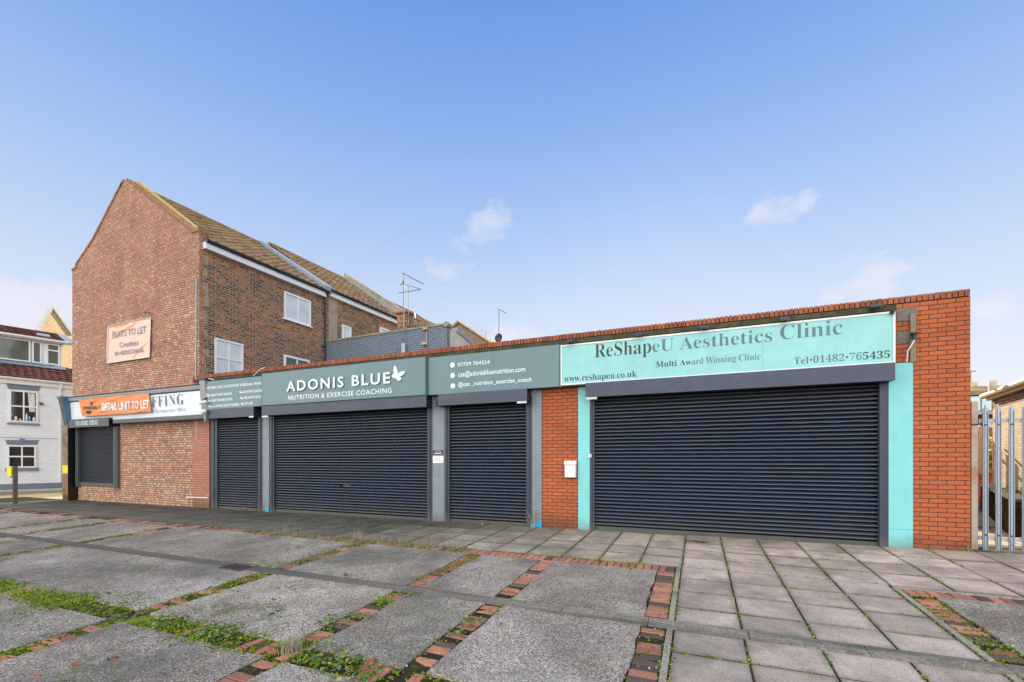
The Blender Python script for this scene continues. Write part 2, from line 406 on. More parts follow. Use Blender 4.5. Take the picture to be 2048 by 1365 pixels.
st2 = s.noise(2.2, 5, 0.6, s.vec((1, 1, 1), (5, 9, 0), P))
c = s.mix(s.ramp(st2, [(0.52, 0.0), (0.75, 0.45)]), c, (0.27, 0.215, 0.15))
st3 = s.noise(1.1, 6, 0.62, s.vec((1, 1, 1), (15, 2, 0), P))
c = s.mix(s.ramp(st3, [(0.56, 0.0), (0.74, 0.55)]), c, (0.52, 0.51, 0.49))
wh_ = s.math('GREATER_THAN', s.xyz(v1.outputs['Color'])[1], 0.86)
c = s.mix(s.math('MULTIPLY', wh_, 0.34), c, (0.84, 0.79, 0.70))
c = s.mix(1.0, c, (1.14, 1.11, 1.05), 'MULTIPLY')
c = s.mix(s.ramp(s.math('ADD', s.math('MULTIPLY', s.noise(0.55, 4, 0.6, s.vec((1, 1, 1), (3, 8, 0), P)), 0.75), s.math('MULTIPLY', s.noise(4.5, 6, 0.72, P), 0.35)), [(0.52, 0.0), (0.68, 0.62)]), c, (0.105, 0.10, 0.092))
gx = s.math('MULTIPLY', s.math('SUBTRACT', -1.5, s.xyz(P)[0]), 0.3, True)
mg = s.math('MULTIPLY', s.ramp(s.math('ADD', s.math('MULTIPLY', s.noise(1.1, 5, 0.65, P), 0.7), s.math('MULTIPLY', s.noise(17, 5, 0.7, P), 0.5)), [(0.67, 0.0), (0.73, 1.0)]), gx)
c = s.mix(s.math('MULTIPLY', mg, 0.75), c, (0.115, 0.14, 0.03))
# hairline cracks
ck = s.n('ShaderNodeTexVoronoi', feature='DISTANCE_TO_EDGE')
ck.inputs['Scale'].default_value = 0.42
wv = s.n('ShaderNodeVectorMath', operation='MULTIPLY_ADD')
s.l(s.noisec(3.0, P), wv.inputs[0]); wv.inputs[1].default_value = (0.22, 0.22, 0); s.l(P, wv.inputs[2])
s.l(wv.outputs[0], ck.inputs['Vector'])
ckm = s.math('MULTIPLY', s.math('LESS_THAN', ck.outputs['Distance'], 0.0022), s.math('GREATER_THAN', s.noise(0.9, 3, 0.5, P), 0.60))
c = s.mix(s.math('MULTIPLY', ckm, 0.7), c, (0.06, 0.058, 0.045))
s.bump(s.math('SUBTRACT', 1.0, v1.outputs['Distance']), 0.8, 0.008)
M['aggregate'] = s.done(c, 0.85, 0, 0.3)

# slabs: colour per slab, dark dirt and speckle
s = N('concrete paving slab')
P = s.pos()
c = s.mix(1.0, s.attr(), s.ramp(s.noise(75, 4, 0.75, P), [(0.32, 0.55), (0.68, 1.3)]), 'MULTIPLY')
c = s.mix(1.0, c, s.ramp(s.noise(3.4, 6, 0.6, P), [(0.3, 0.78), (0.7, 1.16)]), 'MULTIPLY')
c = s.mix(s.ramp(s.noise(1.3, 7, 0.65, P), [(0.44, 0.0), (0.66, 0.60)]), c, (0.125, 0.113, 0.098))
ny = s.xyz(P)[1]
grn = s.math('MULTIPLY', s.ramp(s.math('ADD', ny, s.math('MULTIPLY', s.noise(2.0, 5, 0.6, P), 0.7)), [(0.0, 0.0), (0.35, 1.0)]), 0.0)
edge = s.math('MULTIPLY', s.math('ADD', ny, s.math('ADD', 0.95, s.math('MULTIPLY', s.noise(1.6, 5, 0.6, P), 0.9))), 0.8)
em = s.math('MULTIPLY', s.math('SUBTRACT', edge, 0.75), 0.9, True)
c = s.mix(s.math('MULTIPLY', em, 0.75), c, (0.105, 0.115, 0.05))
s.bump(s.noise(160, 3, 0.7, P), 0.3, 0.003)
M['slab'] = s.done(c, 0.9, 0, 0.2)

s = N('mossy joint soil')
P = s.pos()
c = s.mix(s.noise(22, 5, 0.6, P), (0.018, 0.014, 0.011), (0.065, 0.05, 0.038))
c = s.mix(s.ramp(s.noise(2.8, 6, 0.65, P), [(0.50, 0.0), (0.62, 0.75)]), c, (0.055, 0.075, 0.014))
s.bump(s.noise(60, 4, 0.7, P), 0.7, 0.01)
c = s.mix(s.ramp(s.noise(9, 5, 0.7, P), [(0.58, 0.0), (0.66, 0.6)]), c, (0.14, 0.17, 0.03))
gx = s.math('MULTIPLY', s.math('MULTIPLY', s.math('SUBTRACT', -2.2, s.xyz(P)[0]), 0.35, True), s.math('MULTIPLY', s.math('ADD', s.xyz(P)[0], 17.0), 0.3, True))
gm_ = s.math('MULTIPLY', s.ramp(s.math('ADD', s.math('MULTIPLY', s.noise(1.6, 6, 0.7, P), 0.7), s.math('MULTIPLY', s.noise(19, 6, 0.75, P), 0.8)), [(0.74, 0.0), (0.82, 1.0)]), gx)
c = s.mix(s.math('MULTIPLY', gm_, 0.85), c, s.mix(s.noise(60, 3, 0.7, P), (0.10, 0.15, 0.015), (0.33, 0.42, 0.04)))
M['soil'] = s.done(c, 0.95, 0, 0.1)

s = N('red paving brick')
P = s.pos()
c = s.mix(1.0, s.attr(), s.ramp(s.noise(50, 4, 0.6, P), [(0.3, 0.78), (0.7, 1.15)]), 'MULTIPLY')
c = s.mix(s.ramp(s.noise(4.2, 6, 0.65, P), [(0.54, 0.0), (0.70, 0.6)]), c, (0.10, 0.082, 0.062))
s.bump(s.noise(70, 4, 0.7, P), 0.4, 0.004)
M['paver'] = s.done(c, 0.88, 0, 0.2)

s = N('channel concrete')
P = s.pos()
c = s.mix(s.ramp(s.noise(24, 7, 0.75, P), [(0.3, 0.0), (0.7, 1.0)]), (0.13, 0.118, 0.092), (0.44, 0.395, 0.305))
c = s.mix(s.ramp(s.noise(3.3, 6, 0.68, P), [(0.52, 0.0), (0.68, 0.6)]), c, (0.085, 0.085, 0.062))
c = s.mix(s.ramp(s.noise(1.2, 5, 0.6, s.vec((0.35, 5, 1), src=P)), [(0.45, 0.0), (0.7, 0.7)]), c, (0.055, 0.065, 0.06))
c = s.mix(s.math('MULTIPLY', s.math('MULTIPLY', s.math('ADD', s.xyz(P)[0], 1.0), -0.22, True), 0.72), c, (0.075, 0.076, 0.068))
s.bump(s.noise(90, 3, 0.7, P), 0.35, 0.004)
M['channel'] = s.done(c, 0.9, 0, 0.25)

s = N('asphalt road')
P = s.pos()
c = s.mix(s.noise(70, 3, 0.7, P), (0.20, 0.175, 0.105), (0.42, 0.365, 0.22))
c = s.mix(1.0, c, s.ramp(s.noise(0.8, 5, 0.6, P), [(0.3, 0.75), (0.7, 1.25)]), 'MULTIPLY')
s.bump(s.noise(80, 3, 0.7, P), 0.4, 0.006)
M['asphalt'] = s.done(c, 0.9, 0, 0.3)
s = N('pale pavement')
P = s.pos()
c = s.mix(s.noise(9, 5, 0.6, P), (0.46, 0.39, 0.27), (0.68, 0.58, 0.41))
M['pavement'] = s.done(c, 0.9, 0, 0.2)
s = N('gravelly dirt')
P = s.pos()
c = s.mix(s.noise(45, 4, 0.7, P), (0.05, 0.042, 0.034), (0.20, 0.175, 0.145))
c = s.mix(s.ramp(s.noise(1.8, 6, 0.65, P), [(0.5, 0.0), (0.7, 0.6)]), c, (0.055, 0.065, 0.02))
s.bump(s.noise(40, 4, 0.7, P), 0.7, 0.02)
M['dirt'] = s.done(c, 0.95, 0, 0.1)

s = N('green moss')
c = s.mix(s.noise(45, 3, 0.6, s.pos()), (0.10, 0.14, 0.014), (0.36, 0.44, 0.04))
c = s.mix(1.0, c, s.attr(), 'MULTIPLY')
M['moss'] = s.done(c, 0.9, 0, 0.1)
s = N('grass blades')
c = s.mix(s.noise(12, 2, 0.6, s.pos()), (0.6, 0.6, 0.6), (1.2, 1.2, 1.2))
c = s.mix(1.0, c, s.attr(), 'MULTIPLY')
M['grass'] = s.done(c, 0.7, 0, 0.25)

def tile_mat(name, stops, lichen, amt):
    s = N(name)
    P = s.pos()
    c = s.mix(1.0, s.ramp(s.noise(2.2, 6, 0.65, P), stops), s.ramp(s.noise(26, 4, 0.7, P), [(0.3, 0.7), (0.7, 1.25)]), 'MULTIPLY')
    c = s.mix(s.ramp(s.noise(4.5, 6, 0.7, P), [(0.5, 0.0), (0.66, amt)]), c, lichen)
    c = s.mix(1.0, c, s.attr(), 'MULTIPLY')
    s.bump(s.noise(40, 4, 0.7, P), 0.4, 0.008)
    return s.done(c, 0.85, 0, 0.25)
M['sunlit_mossy_mortar'] = plain('mossy mortar painted sunlit yellow', (0.50, 0.38, 0.13), 0.9, 0.3, 9, bump=0.4, dirt=(0.30, 0.26, 0.05), dirt_amt=0.5, spec=0.1)  # yellow sunlight on the rake top painted into the mossy mortar
M['tile_brown'] = tile_mat('brown concrete roof tile', [(0.2, (0.17, 0.115, 0.068)), (0.5, (0.30, 0.20, 0.108)), (0.8, (0.39, 0.265, 0.14))], (0.34, 0.24, 0.07), 0.35)
M['tile_red'] = tile_mat('dark red roof tile', [(0.2, (0.085, 0.035, 0.028)), (0.5, (0.14, 0.058, 0.042)), (0.8, (0.20, 0.085, 0.055))], (0.06, 0.04, 0.03), 0.4)

# banners: faded pale vinyl with orange showing along the folds
def banner_mat(name, base, fold, bands, thr=0.66):
    s = N(name)
    c = s.mix(s.noise(5, 4), sc(base, 0.92), sc(base, 1.07))
    x, y, z = s.xyz(s.pos())
    nz = s.math('SUBTRACT', s.noise(2.6, 3), 0.5)
    for (x0, z0), (x1, z1), hw in bands:
        dx, dz = x1 - x0, z1 - z0
        L_ = math.hypot(dx, dz); dx /= L_; dz /= L_
        ax, az = s.math('SUBTRACT', x, x0), s.math('SUBTRACT', z, z0)
        across = s.math('ABSOLUTE', s.math('ADD', s.math('SUBTRACT', s.math('MULTIPLY', ax, dz), s.math('MULTIPLY', az, dx)), s.math('MULTIPLY', nz, 0.22)))
        t = s.math('ADD', s.math('MULTIPLY', ax, dx), s.math('MULTIPLY', az, dz))
        w = s.math('MULTIPLY', s.math('MULTIPLY', s.math('DIVIDE', t, L_, True), s.math('SUBTRACT', 1.0, s.math('DIVIDE', t, L_, True))), hw * 4)
        m = s.math('MULTIPLY', s.math('SUBTRACT', w, across), 30.0, True)
        c = s.mix(m, c, fold)
    f = s.noise(1.6, 2, 0.5, s.vec((1.3, 0.5, 1), (2.2, 0.4, 0), rot=0.9), dist=0.6)
    c = s.mix(s.ramp(f, [(thr, 0.0), (thr + 0.05, 1.0)]), c, fold)
    return s.done(c, 0.42, 0, 0.45)
def _b(pa, pb_, hw, y=0.0):
    a, b = fac(*pa, y), fac(*pb_, y)
    return ((a.x, a.z), (b.x, b.z), hw)
M['banner_pink'] = banner_mat('faded peach banner vinyl', (0.80, 0.53, 0.44), (0.80, 0.25, 0.04), [_b((219, 684), (280, 643), .085), _b((217, 656), (262, 647), .10), _b((264, 718), (303, 680), .06)], 0.70)
M['banner_orange'] = banner_mat('orange banner vinyl', (0.76, 0.25, 0.065), (0.80, 0.42, 0.24), [_b((160, 806), (186, 822), .07), _b((224, 800), (236, 792), .04)], 0.66)
M['banner_text'] = plain('grey blue banner print', (0.27, 0.28, 0.36), 0.5, 0.3, 4)

# ---------------------------------------------------------------- building helpers
ORG = {}
class MB:
    """Collects faces in a local frame: a along the wall, b up, c out of the wall."""
    def __init__(s, o=(0, 0, 0), u=(1, 0, 0)):
        s.o = Vector(o); s.u = Vector(u).normalized(); s.w = s.u.cross(Vector((0, 0, 1)))
        s.v, s.f, s.t = [], [], []
        s.tint = (1, 1, 1)
    def p(s, a, b, c): return s.o + s.u * a + s.w * c + Vector((0, 0, b))
    def add(s, pts, faces):
        k = len(s.v)
        s.v += [tuple(p) for p in pts]
        for f in faces:
            s.f.append([i + k for i in f]); s.t.append(s.tint)
    def box(s, a0, a1, b0, b1, c0, c1):
        P = [s.p(a, b, c) for c in (c0, c1) for b in (b0, b1) for a in (a0, a1)]
        s.add(P, [(4, 5, 7, 6), (1, 0, 2, 3), (0, 4, 6, 2), (5, 1, 3, 7), (6, 7, 3, 2), (0, 1, 5, 4)])
        return s
    def prism(s, poly, c0, c1):
        n = len(poly)
        P = [s.p(a, b, c1) for a, b in poly] + [s.p(a, b, c0) for a, b in poly]
        area = sum(poly[i][0] * poly[(i + 1) % n][1] - poly[(i + 1) % n][0] * poly[i][1] for i in range(n))
        F = [tuple(range(n)), tuple(range(2 * n - 1, n - 1, -1))] + [(i, i + n, (i + 1) % n + n, (i + 1) % n) for i in range(n)]
        if area < 0: F = [tuple(reversed(f)) for f in F]
        s.add(P, F)
        return s
    def extr(s, prof, a0, a1):
        """profile of (b, c) points swept along a"""
        n = len(prof)
        P = [s.p(a0, b, c) for b, c in prof] + [s.p(a1, b, c) for b, c in prof]
        area = sum(prof[i][0] * prof[(i + 1) % n][1] - prof[(i + 1) % n][0] * prof[i][1] for i in range(n))
        F = [tuple(range(n - 1, -1, -1)), tuple(range(n, 2 * n))] + [(i, (i + 1) % n, (i + 1) % n + n, i + n) for i in range(n)]
        if area < 0: F = [tuple(reversed(f)) for f in F]
        s.add(P, F)
        return s
    def hexa(s, P):
        """8 world points: bottom loop 0-3, top loop 4-7"""
        s.add(P, [(3, 2, 1, 0), (4, 5, 6, 7), (0, 1, 5, 4), (1, 2, 6, 5), (2, 3, 7, 6), (3, 0, 4, 7)])
        return s
    def tube(s, pts, r, n=8, cap=True):
        pts = [Vector(p) for p in pts]
        k = len(s.v); rings = []
        for i, p in enumerate(pts):
            d = (pts[min(i + 1, len(pts) - 1)] - pts[max(i - 1, 0)]).normalized()
            x = d.cross(Vector((0, 0, 1)))
            if x.length < 1e-3: x = Vector((1, 0, 0))
            x.normalize(); y = x.cross(d)
            rr = r[i] if isinstance(r, (list, tuple)) else r
            rings.append([p + (x * math.cos(2 * math.pi * j / n) + y * math.sin(2 * math.pi * j / n)) * rr for j in range(n)])
        P = [q for rg in rings for q in rg]
        F = []
        for i in range(len(pts) - 1):
            for j in range(n):
                F.append((i * n + j, (i + 1) * n + j, (i + 1) * n + (j + 1) % n, i * n + (j + 1) % n))
        if cap:
            F.append(tuple(range(n))); F.append(tuple(reversed(range((len(pts) - 1) * n, len(pts) * n))))
        F = [tuple(reversed(f)) for f in F]
        s.add(P, F)
        return s
    def disc(s, ctr, nrm, r, th=0.01, n=20, sx=1.0):
        nrm = Vector(nrm).normalized(); ctr = Vector(ctr)
        x = nrm.cross(Vector((0, 0, 1))); x = x.normalized() if x.length > 1e-3 else Vector((1, 0, 0)); y = nrm.cross(x)
        P = [ctr + (x * sx * math.cos(t) + y * math.sin(t)) * r for t in [2 * math.pi * i / n for i in range(n)]]
        Q = [p + nrm * th for p in P]
        F = [tuple(range(n - 1, -1, -1)), tuple(range(n, 2 * n))] + [(i, (i + 1) % n, (i + 1) % n + n, i + n) for i in range(n)]
        s.add(P + Q, F)
        return s
    def build(s, name, mat, parent=None, smooth=False, bevel=0.0, org=None):
        o0 = ORG[parent.name] if parent else Vector(org or (0, 0, 0))
        me = bpy.data.meshes.new(name)
        me.from_pydata([tuple(Vector(v) - o0) for v in s.v], [], s.f)
        if bevel:
            bm = bmesh.new(); bm.from_mesh(me)
            bmesh.ops.recalc_face_normals(bm, faces=bm.faces[:])
            ed = [e for e in bm.edges if len(e.link_faces) == 2 and e.calc_face_angle(0) > 0.5]
            bmesh.ops.bevel(bm, geom=ed, offset=bevel, segments=2, affect='EDGES', profile=0.6)
            bm.to_mesh(me); bm.free()
            a = me.attributes.new('tint', 'FLOAT_COLOR', 'FACE')
            a.data.foreach_set('color', np.ones(len(me.polygons) * 4, dtype=np.float32))
        else:
            a = me.attributes.new('tint', 'FLOAT_COLOR', 'FACE')
            a.data.foreach_set('color', np.array([(*t, 1) for t in s.t], dtype=np.float32).ravel())
        return link(name, me, mat, parent, smooth, o0)

def uv_box(me, o0):
    n = len(me.vertices)
    co = np.empty(n * 3, dtype=np.float64); me.vertices.foreach_get('co', co)
    co = co.reshape(-1, 3) + np.array(o0)
    uv = me.uv_layers.new(name='UVMap')
    nl = len(me.loops)
    li = np.empty(nl, dtype=np.int32); me.loops.foreach_get('vertex_index', li)
    npoly = len(me.polygons)
    nr = np.empty(npoly * 3); me.polygons.foreach_get('normal', nr); nr = nr.reshape(-1, 3)
    lt = np.empty(npoly, dtype=np.int32); me.polygons.foreach_get('loop_total', lt)
    nr = np.repeat(nr, lt, axis=0)
    h = np.stack([-nr[:, 1], nr[:, 0], np.zeros(nl)], 1)
    ln = np.linalg.norm(h, axis=1)
    flat = ln < 0.05
    h[~flat] /= ln[~flat][:, None]
    h[flat] = (1, 0, 0)
    v = np.cross(nr, h)
    v[flat] = (0, 1, 0)
    P = co[li]
    out = np.stack([(P * h).sum(1), (P * v).sum(1)], 1).astype(np.float32)
    uv.data.foreach_set('uv', out.ravel())

def link(name, me, mat, parent, smooth, o0):
    me.materials.append(M[mat])
    uv_box(me, o0)
    if smooth:
        me.polygons.foreach_set('use_smooth', [True] * len(me.polygons))
    o = bpy.data.objects.new(name, me)
    COL.objects.link(o)
    if parent: o.parent = parent
    else: o.location = o0
    ORG[o.name] = Vector(o0)
    return o
def thing(name, label, cat, loc, group=None):
    o = bpy.data.objects.new(name, None)
    COL.objects.link(o)
    o.empty_display_size = 0.2
    o.location = loc
    ORG[o.name] = Vector(loc)
    return tag(o, label, cat, group)
def tag(o, label, cat, group=None):
    o['label'] = label; o['category'] = cat
    if group: o['group'] = group
    return o
def struct(o, kind='structure'):
    o['kind'] = kind
    return o

def serif(t):
    o = ''
    for ch in t:
        if 'A' <= ch <= 'Z': o += chr(0x1D400 + ord(ch) - 65)
        elif 'a' <= ch <= 'z': o += chr(0x1D41A + ord(ch) - 97)
        elif '0' <= ch <= '9': o += chr(0x1D7CE + ord(ch) - 48)
        else: o += ch
    return o
def text(name, body, mat, parent, o, u, a0, a1, b0, b1, c, offset=0.0, depth=0.003, space=1.0, slope=0.0, mats=None):
    """lettering whose ink runs from a0 to a1, baseline b0, tallest ink b1"""
    cu = bpy.data.curves.new(name, 'FONT')
    cu.body = body; cu.size = 1; cu.offset = offset; cu.resolution_u = 3; cu.space_character = space
    cu.extrude = 0.5
    ob = bpy.data.objects.new(name, cu)
    COL.objects.link(ob)
    dg = bpy.context.evaluated_depsgraph_get()
    me = bpy.data.meshes.new_from_object(ob.evaluated_get(dg))
    bpy.data.objects.remove(ob); bpy.data.curves.remove(cu)
    n = len(me.vertices)
    co = np.empty(n * 3); me.vertices.foreach_get('co', co); co = co.reshape(-1, 3)
    x0, x1, yt = co[:, 0].min(), co[:, 0].max(), co[:, 1].max()
    fr = MB(o, u)
    o0 = ORG[parent.name]
    A = a0 + (co[:, 0] - x0) / (x1 - x0) * (a1 - a0)
    B = b0 + co[:, 1] / yt * (b1 - b0) + slope * (A - a0)
    Cc = c + (co[:, 2] + 0.5) * depth
    out = np.array(fr.o)[None] + A[:, None] * np.array(fr.u)[None] + Cc[:, None] * np.array(fr.w)[None]
    out[:, 2] += B
    out -= np.array(o0)[None]
    me.vertices.foreach_set('co', out.ravel())
    me.update()
    me.materials.clear()
    return link(name, me, mat, parent, False, o0)

def window(parent, o, u, a0, a1, b0, b1, vs=(), hs=(), pane='glass', t=0.055, c0=0.002, c1=0.05, frame='upvc', sash=None):
    m = MB(o, u)
    m.box(a0, a1, b0, b0 + t, c0, c1); m.box(a0, a1, b1 - t, b1, c0, c1)
    m.box(a0, a0 + t, b0 + t, b1 - t, c0, c1); m.box(a1 - t, a1, b0 + t, b1 - t, c0, c1)
    for v in vs:
        x = a0 + (a1 - a0) * v
        m.box(x - t * 0.35, x + t * 0.35, b0 + t, b1 - t, c0, c1 - 0.006)
    for h in hs:
        z = b0 + (b1 - b0) * h
        m.box(a0 + t, a1 - t, z - t * 0.45, z + t * 0.45, c0, c1 - 0.003)
    w = m.build('window', frame, parent)
    g = MB(o, u).box(a0 + t * 0.5, a1 - t * 0.5, b0 + t * 0.5, b1 - t * 0.5, c0 + 0.004, c0 + 0.016)
    g.build('pane', pane, w)
    return w

def tile_roof(name, mat, parent, A, U, V, tw=0.3, th=0.33, roll=0.035, lift=0.028, org=None):
    """interlocking tiles: A eave corner, U along the eave, V up the slope"""
    A, U, V = Vector(A), Vector(U), Vector(V)
    nc, nr = max(1, round(U.length / tw)), max(1, round(V.length / th))
    nrm = U.normalized().cross(V.normalized())
    if nrm.z < 0: nrm = -nrm
    prof = (0.0, 0.35, 0.95, 0.8, 0.2)
    k = len(prof)
    X = np.arange(nc * k + 1) / (nc * k)
    H = np.array([prof[i % k] for i in range(nc * k + 1)]) * roll
    rng = np.random.default_rng(5)
    verts, faces = [], []
    row = nc * k + 1
    for r in range(nr):
        for e, (v, l) in enumerate(((r / nr, lift), ((r + 1) / nr, 0.002))):
            jit = np.repeat(rng.normal(0, 0.009, nc + 1), k)[:row]
            for i in range(row):
                p = A + U * X[i] + V * v + nrm * (H[i] + l + (jit[i] if e == 0 else 0))
                verts.append(tuple(p))
        b = r * 2 * row
        for i in range(row - 1):
            faces.append((b + i, b + i + 1, b + row + i + 1, b + row + i))
            if r: faces.append((b - row + i, b - row + i + 1, b + i + 1, b + i))
    # front edge of the eave course and the underside
    b = len(verts)
    for i in range(row): verts.append(tuple(A + U * X[i] - nrm * 0.03))
    for i in range(row - 1): faces.append((b + i, b + i + 1, i + 1, i))
    m = MB()
    m.v, m.f = verts, faces
    tv = np.clip(rng.normal(1.0, 0.10, (nr + 1, nc)), .6, 1.4)
    m.t = [(1, 1, 1)] * len(faces)
    fi = 0
    for r in range(nr):
        for i in range(row - 1):
            q = float(tv[r, min(nc - 1, i // k)]); m.t[fi] = (q, q, q); fi += 1
            if r: m.t[fi] = (q, q, q); fi += 1
    b2 = len(m.v)
    m.v += [tuple(A - nrm * 0.03), tuple(A + U - nrm * 0.03), tuple(A + U + V - nrm * 0.03), tuple(A + V - nrm * 0.03)]
    m.f.append([b2, b2 + 1, b2 + 2, b2 + 3]); m.t.append((1, 1, 1))
    return m.build(name, mat, parent, org=org)
FR = dict(o=(0, 0, 0), u=(1, 0, 0))

# ---------------------------------------------------------------- ground: the setting
def sheet(name, mat, x0, x1, y0, y1, dz, nx, ny, f=zg, jit=0.0):
    m = MB()
    P = []
    for j in range(ny + 1):
        for i in range(nx + 1):
            x = x0 + (x1 - x0) * i / nx; y = y0 + (y1 - y0) * j / ny
            P.append((x, y, f(x, y) + dz + (jit * noise.noise(Vector((x * 0.9, y * 0.9, 0))) if jit else 0)))
    F = [(j * (nx + 1) + i, j * (nx + 1) + i + 1, (j + 1) * (nx + 1) + i + 1, (j + 1) * (nx + 1) + i) for j in range(ny) for i in range(nx)]
    m.add(P, F)
    return struct(m.build(name, mat))
gm = MB()
P = []
xs = [-400, -120, -60, -40] + [-30 + 2 * i for i in range(24)] + [24, 40, 90, 400]
ys = [-300, -90, -40, -24, -18, -14, -12, -10, -8, -7, -6, -5, -4, -3, -2.4, -1.8, -1.2, -.6, 0, .5, 2, 4, 8, 14, 25, 60, 150, 500]
def zbase(x, y):
    k = max(0.0, min(1.0, (-x - 22.6) / 2.0))
    return (zg(x, max(y, -40)) * (1 - k) - 0.30 * k) - 0.05
for y in ys:
    for x in xs: P.append((x, y, zbase(x, y)))
nx = len(xs)
gm.add(P, [(j * nx + i, j * nx + i + 1, (j + 1) * nx + i + 1, (j + 1) * nx + i) for j in range(len(ys) - 1) for i in range(nx - 1)])
struct(gm.build('ground', 'soil'))

E1 = (-2.40, -2.66)
struct(sheet('joint_soil', 'soil', -26.0, 14.5, -10.5, 0.03, -0.013, 140, 44, jit=0.012))
CHN = (-4.45, -4.655)
E2 = (-6.24, -6.50)
STRIPS = [(-0.52, -0.285), (-2.275, -2.055), (-3.55, -3.32), (-5.97, -5.72), (-11.52, -11.25), (-13.93, -13.69), (-15.45, -15.2), (-19.2, -18.96)]
YMIN = -10.5

# paving slabs
sl = MB()
rnd = random.Random(3)
def slab(x0, x1, y0, y1, dark):
    g = 0.006 + rnd.random() * 0.003
    x0 += g; x1 -= g; y0 += g; y1 -= g
    k = rnd.uniform(0.82, 1.14)
    pk = (0.58, 0.475, 0.39); gy_ = (0.39, 0.35, 0.27); dk = (0.075, 0.073, 0.064)
    if dark < 0.5: col = tuple(a + (b - a) * dark * 2 for a, b in zip(pk, gy_))
    else: col = tuple(a + (b - a) * (dark - 0.5) * 2 for a, b in zip(gy_, dk))
    sl.tint = tuple(c * k for c in col)
    dz = rnd.uniform(-0.004, 0.004); tx, ty = rnd.uniform(-.004, .004), rnd.uniform(-.004, .004)
    e = 0.006
    B = [(x0, y0), (x1, y0), (x1, y1), (x0, y1)]
    T = [(x0 + e, y0 + e), (x1 - e, y0 + e), (x1 - e, y1 - e), (x0 + e, y1 - e)]
    zt = lambda x, y: zg(x, y) + dz + tx * (x - x0) + ty * (y - y0)
    P = [(x, y, zt(x, y) - 0.045) for x, y in B] + [(x, y, zt(x, y) - e) for x, y in B] + [(x, y, zt(x, y)) for x, y in T]
    base_t = sl.tint
    k0 = len(sl.v)
    sl.add(P, [])
    sl.f += [[q + k0 for q in f] for f in [(a, (a + 1) % 4, (a + 1) % 4 + 4, a + 4) for a in range(4)] + [(a + 4, (a + 1) % 4 + 4, (a + 1) % 4 + 8, a + 8) for a in range(4)]]
    sl.t += [(.075, .068, .048)] * 4 + [tuple(c * .5 for c in base_t)] * 4
    prev = [k0 + 8 + q for q in range(4)]
    for ins, kk in ((.014, .70), (.030, .82), (.052, .92)):
        R_ = [(x0 + ins, y0 + ins), (x1 - ins, y0 + ins), (x1 - ins, y1 - ins), (x0 + ins, y1 - ins)]
        if x1 - x0 < .2 or y1 - y0 < .2: break
        k1 = len(sl.v)
        sl.v += [(x, y, zt(x, y)) for x, y in R_]
        sl.f += [[prev[a], prev[(a + 1) % 4], k1 + (a + 1) % 4, k1 + a] for a in range(4)]
        sl.t += [tuple(c * kk * rnd.uniform(.92, 1.06) for c in base_t) for a in range(4)]
        prev = [k1 + q for q in range(4)]
    sl.f.append(prev); sl.t.append(base_t)
X0, SX, SY = -2.637, 0.608, 0.5578
rows = [0.02, -0.679] + [-0.679 - SY * i for i in range(1, 20)]
for i in range(-34, 28):
    x0 = X0 + SX * i
    d = max(0.0, min(1.0, 0.08 + (-0.1 - x0) / 7.5 + rnd.uniform(-.06, .06)))  # slabs darken leftward: dirt, moss and shading all put into the tint
    for j in range(4):
        y1, y0 = rows[j], rows[j + 1]
        if j == 3: y0 = E1[0] + 0.01
        slab(x0, x0 + SX, y0, y1, min(1.0, d + (0.12 if j == 0 else 0) - 0.05 * j))
for i in range(4, 8):
    x0 = X0 + SX * i
    for j in range(4, 19):
        y1, y0 = rows[j], rows[j + 1]
        if i == 4: x0b = -0.215
        else: x0b = x0
        xe = min(x0 + SX, 2.195)
        if y1 > CHN[1] and y0 < CHN[0]:
            if y1 > CHN[0] + .05: slab(x0b, xe, CHN[0], y1, 0.06)
            if y0 < CHN[1] - .05: slab(x0b, xe, y0, CHN[1], 0.06)
        else:
            slab(x0b, xe, y0, y1, 0.02 + rnd.uniform(0, .12))
struct(sl.build('paving', 'slab'))

# exposed aggregate bays
ag = MB()
def bay(x0, x1, y0, y1):
    kb_ = rnd.uniform(.84, 1.18); ag.tint = (kb_, kb_ * rnd.uniform(.97, 1.0), kb_ * rnd.uniform(.93, .99))
    x0 += 0.008; x1 -= 0.008
    nx, ny = max(2, int((x1 - x0) / 0.11)), max(2, int((y1 - y0) / 0.11))
    P = []
    for j in range(ny + 1):
        for i in range(nx + 1):
            x = x0 + (x1 - x0) * i / nx; y = y0 + (y1 - y0) * j / ny
            e = 0.012 * noise.noise(Vector((x * 0.8, y * 0.8, 3)))
            jx = 0.030 * noise.noise(Vector((x * 5, y * 5, 9))) if i in (0, nx) else 0
            jy = 0.026 * noise.noise(Vector((x * 5, y * 5, 5))) if j in (0, ny) else 0
            P.append((x + jx, y + jy, zg(x, y) + 0.002 + e))
    F = [(j * (nx + 1) + i, j * (nx + 1) + i + 1, (j + 1) * (nx + 1) + i + 1, (j + 1) * (nx + 1) + i) for j in range(ny) for i in range(nx)]
    k = len(P)
    ring = [j * (nx + 1) for j in range(ny + 1)]
    edge = [i for i in range(nx + 1)] + [(j + 1) * (nx + 1) + nx for j in range(ny)] + [ny * (nx + 1) + i for i in range(nx - 1, -1, -1)] + [j * (nx + 1) for j in range(ny - 1, 0, -1)]
    P += [(P[i][0], P[i][1], P[i][2] - 0.05) for i in edge]
    n = len(edge)
    F += [(edge[(i + 1) % n], edge[i], k + i, k + (i + 1) % n) for i in range(n)]
    ag.add(P, F)
xb = [-26.0] + [v for a, b in sorted(STRIPS) for v in (a, b)]
spans = [(xb[i], xb[i + 1]) for i in range(0, len(xb) - 1, 2)]
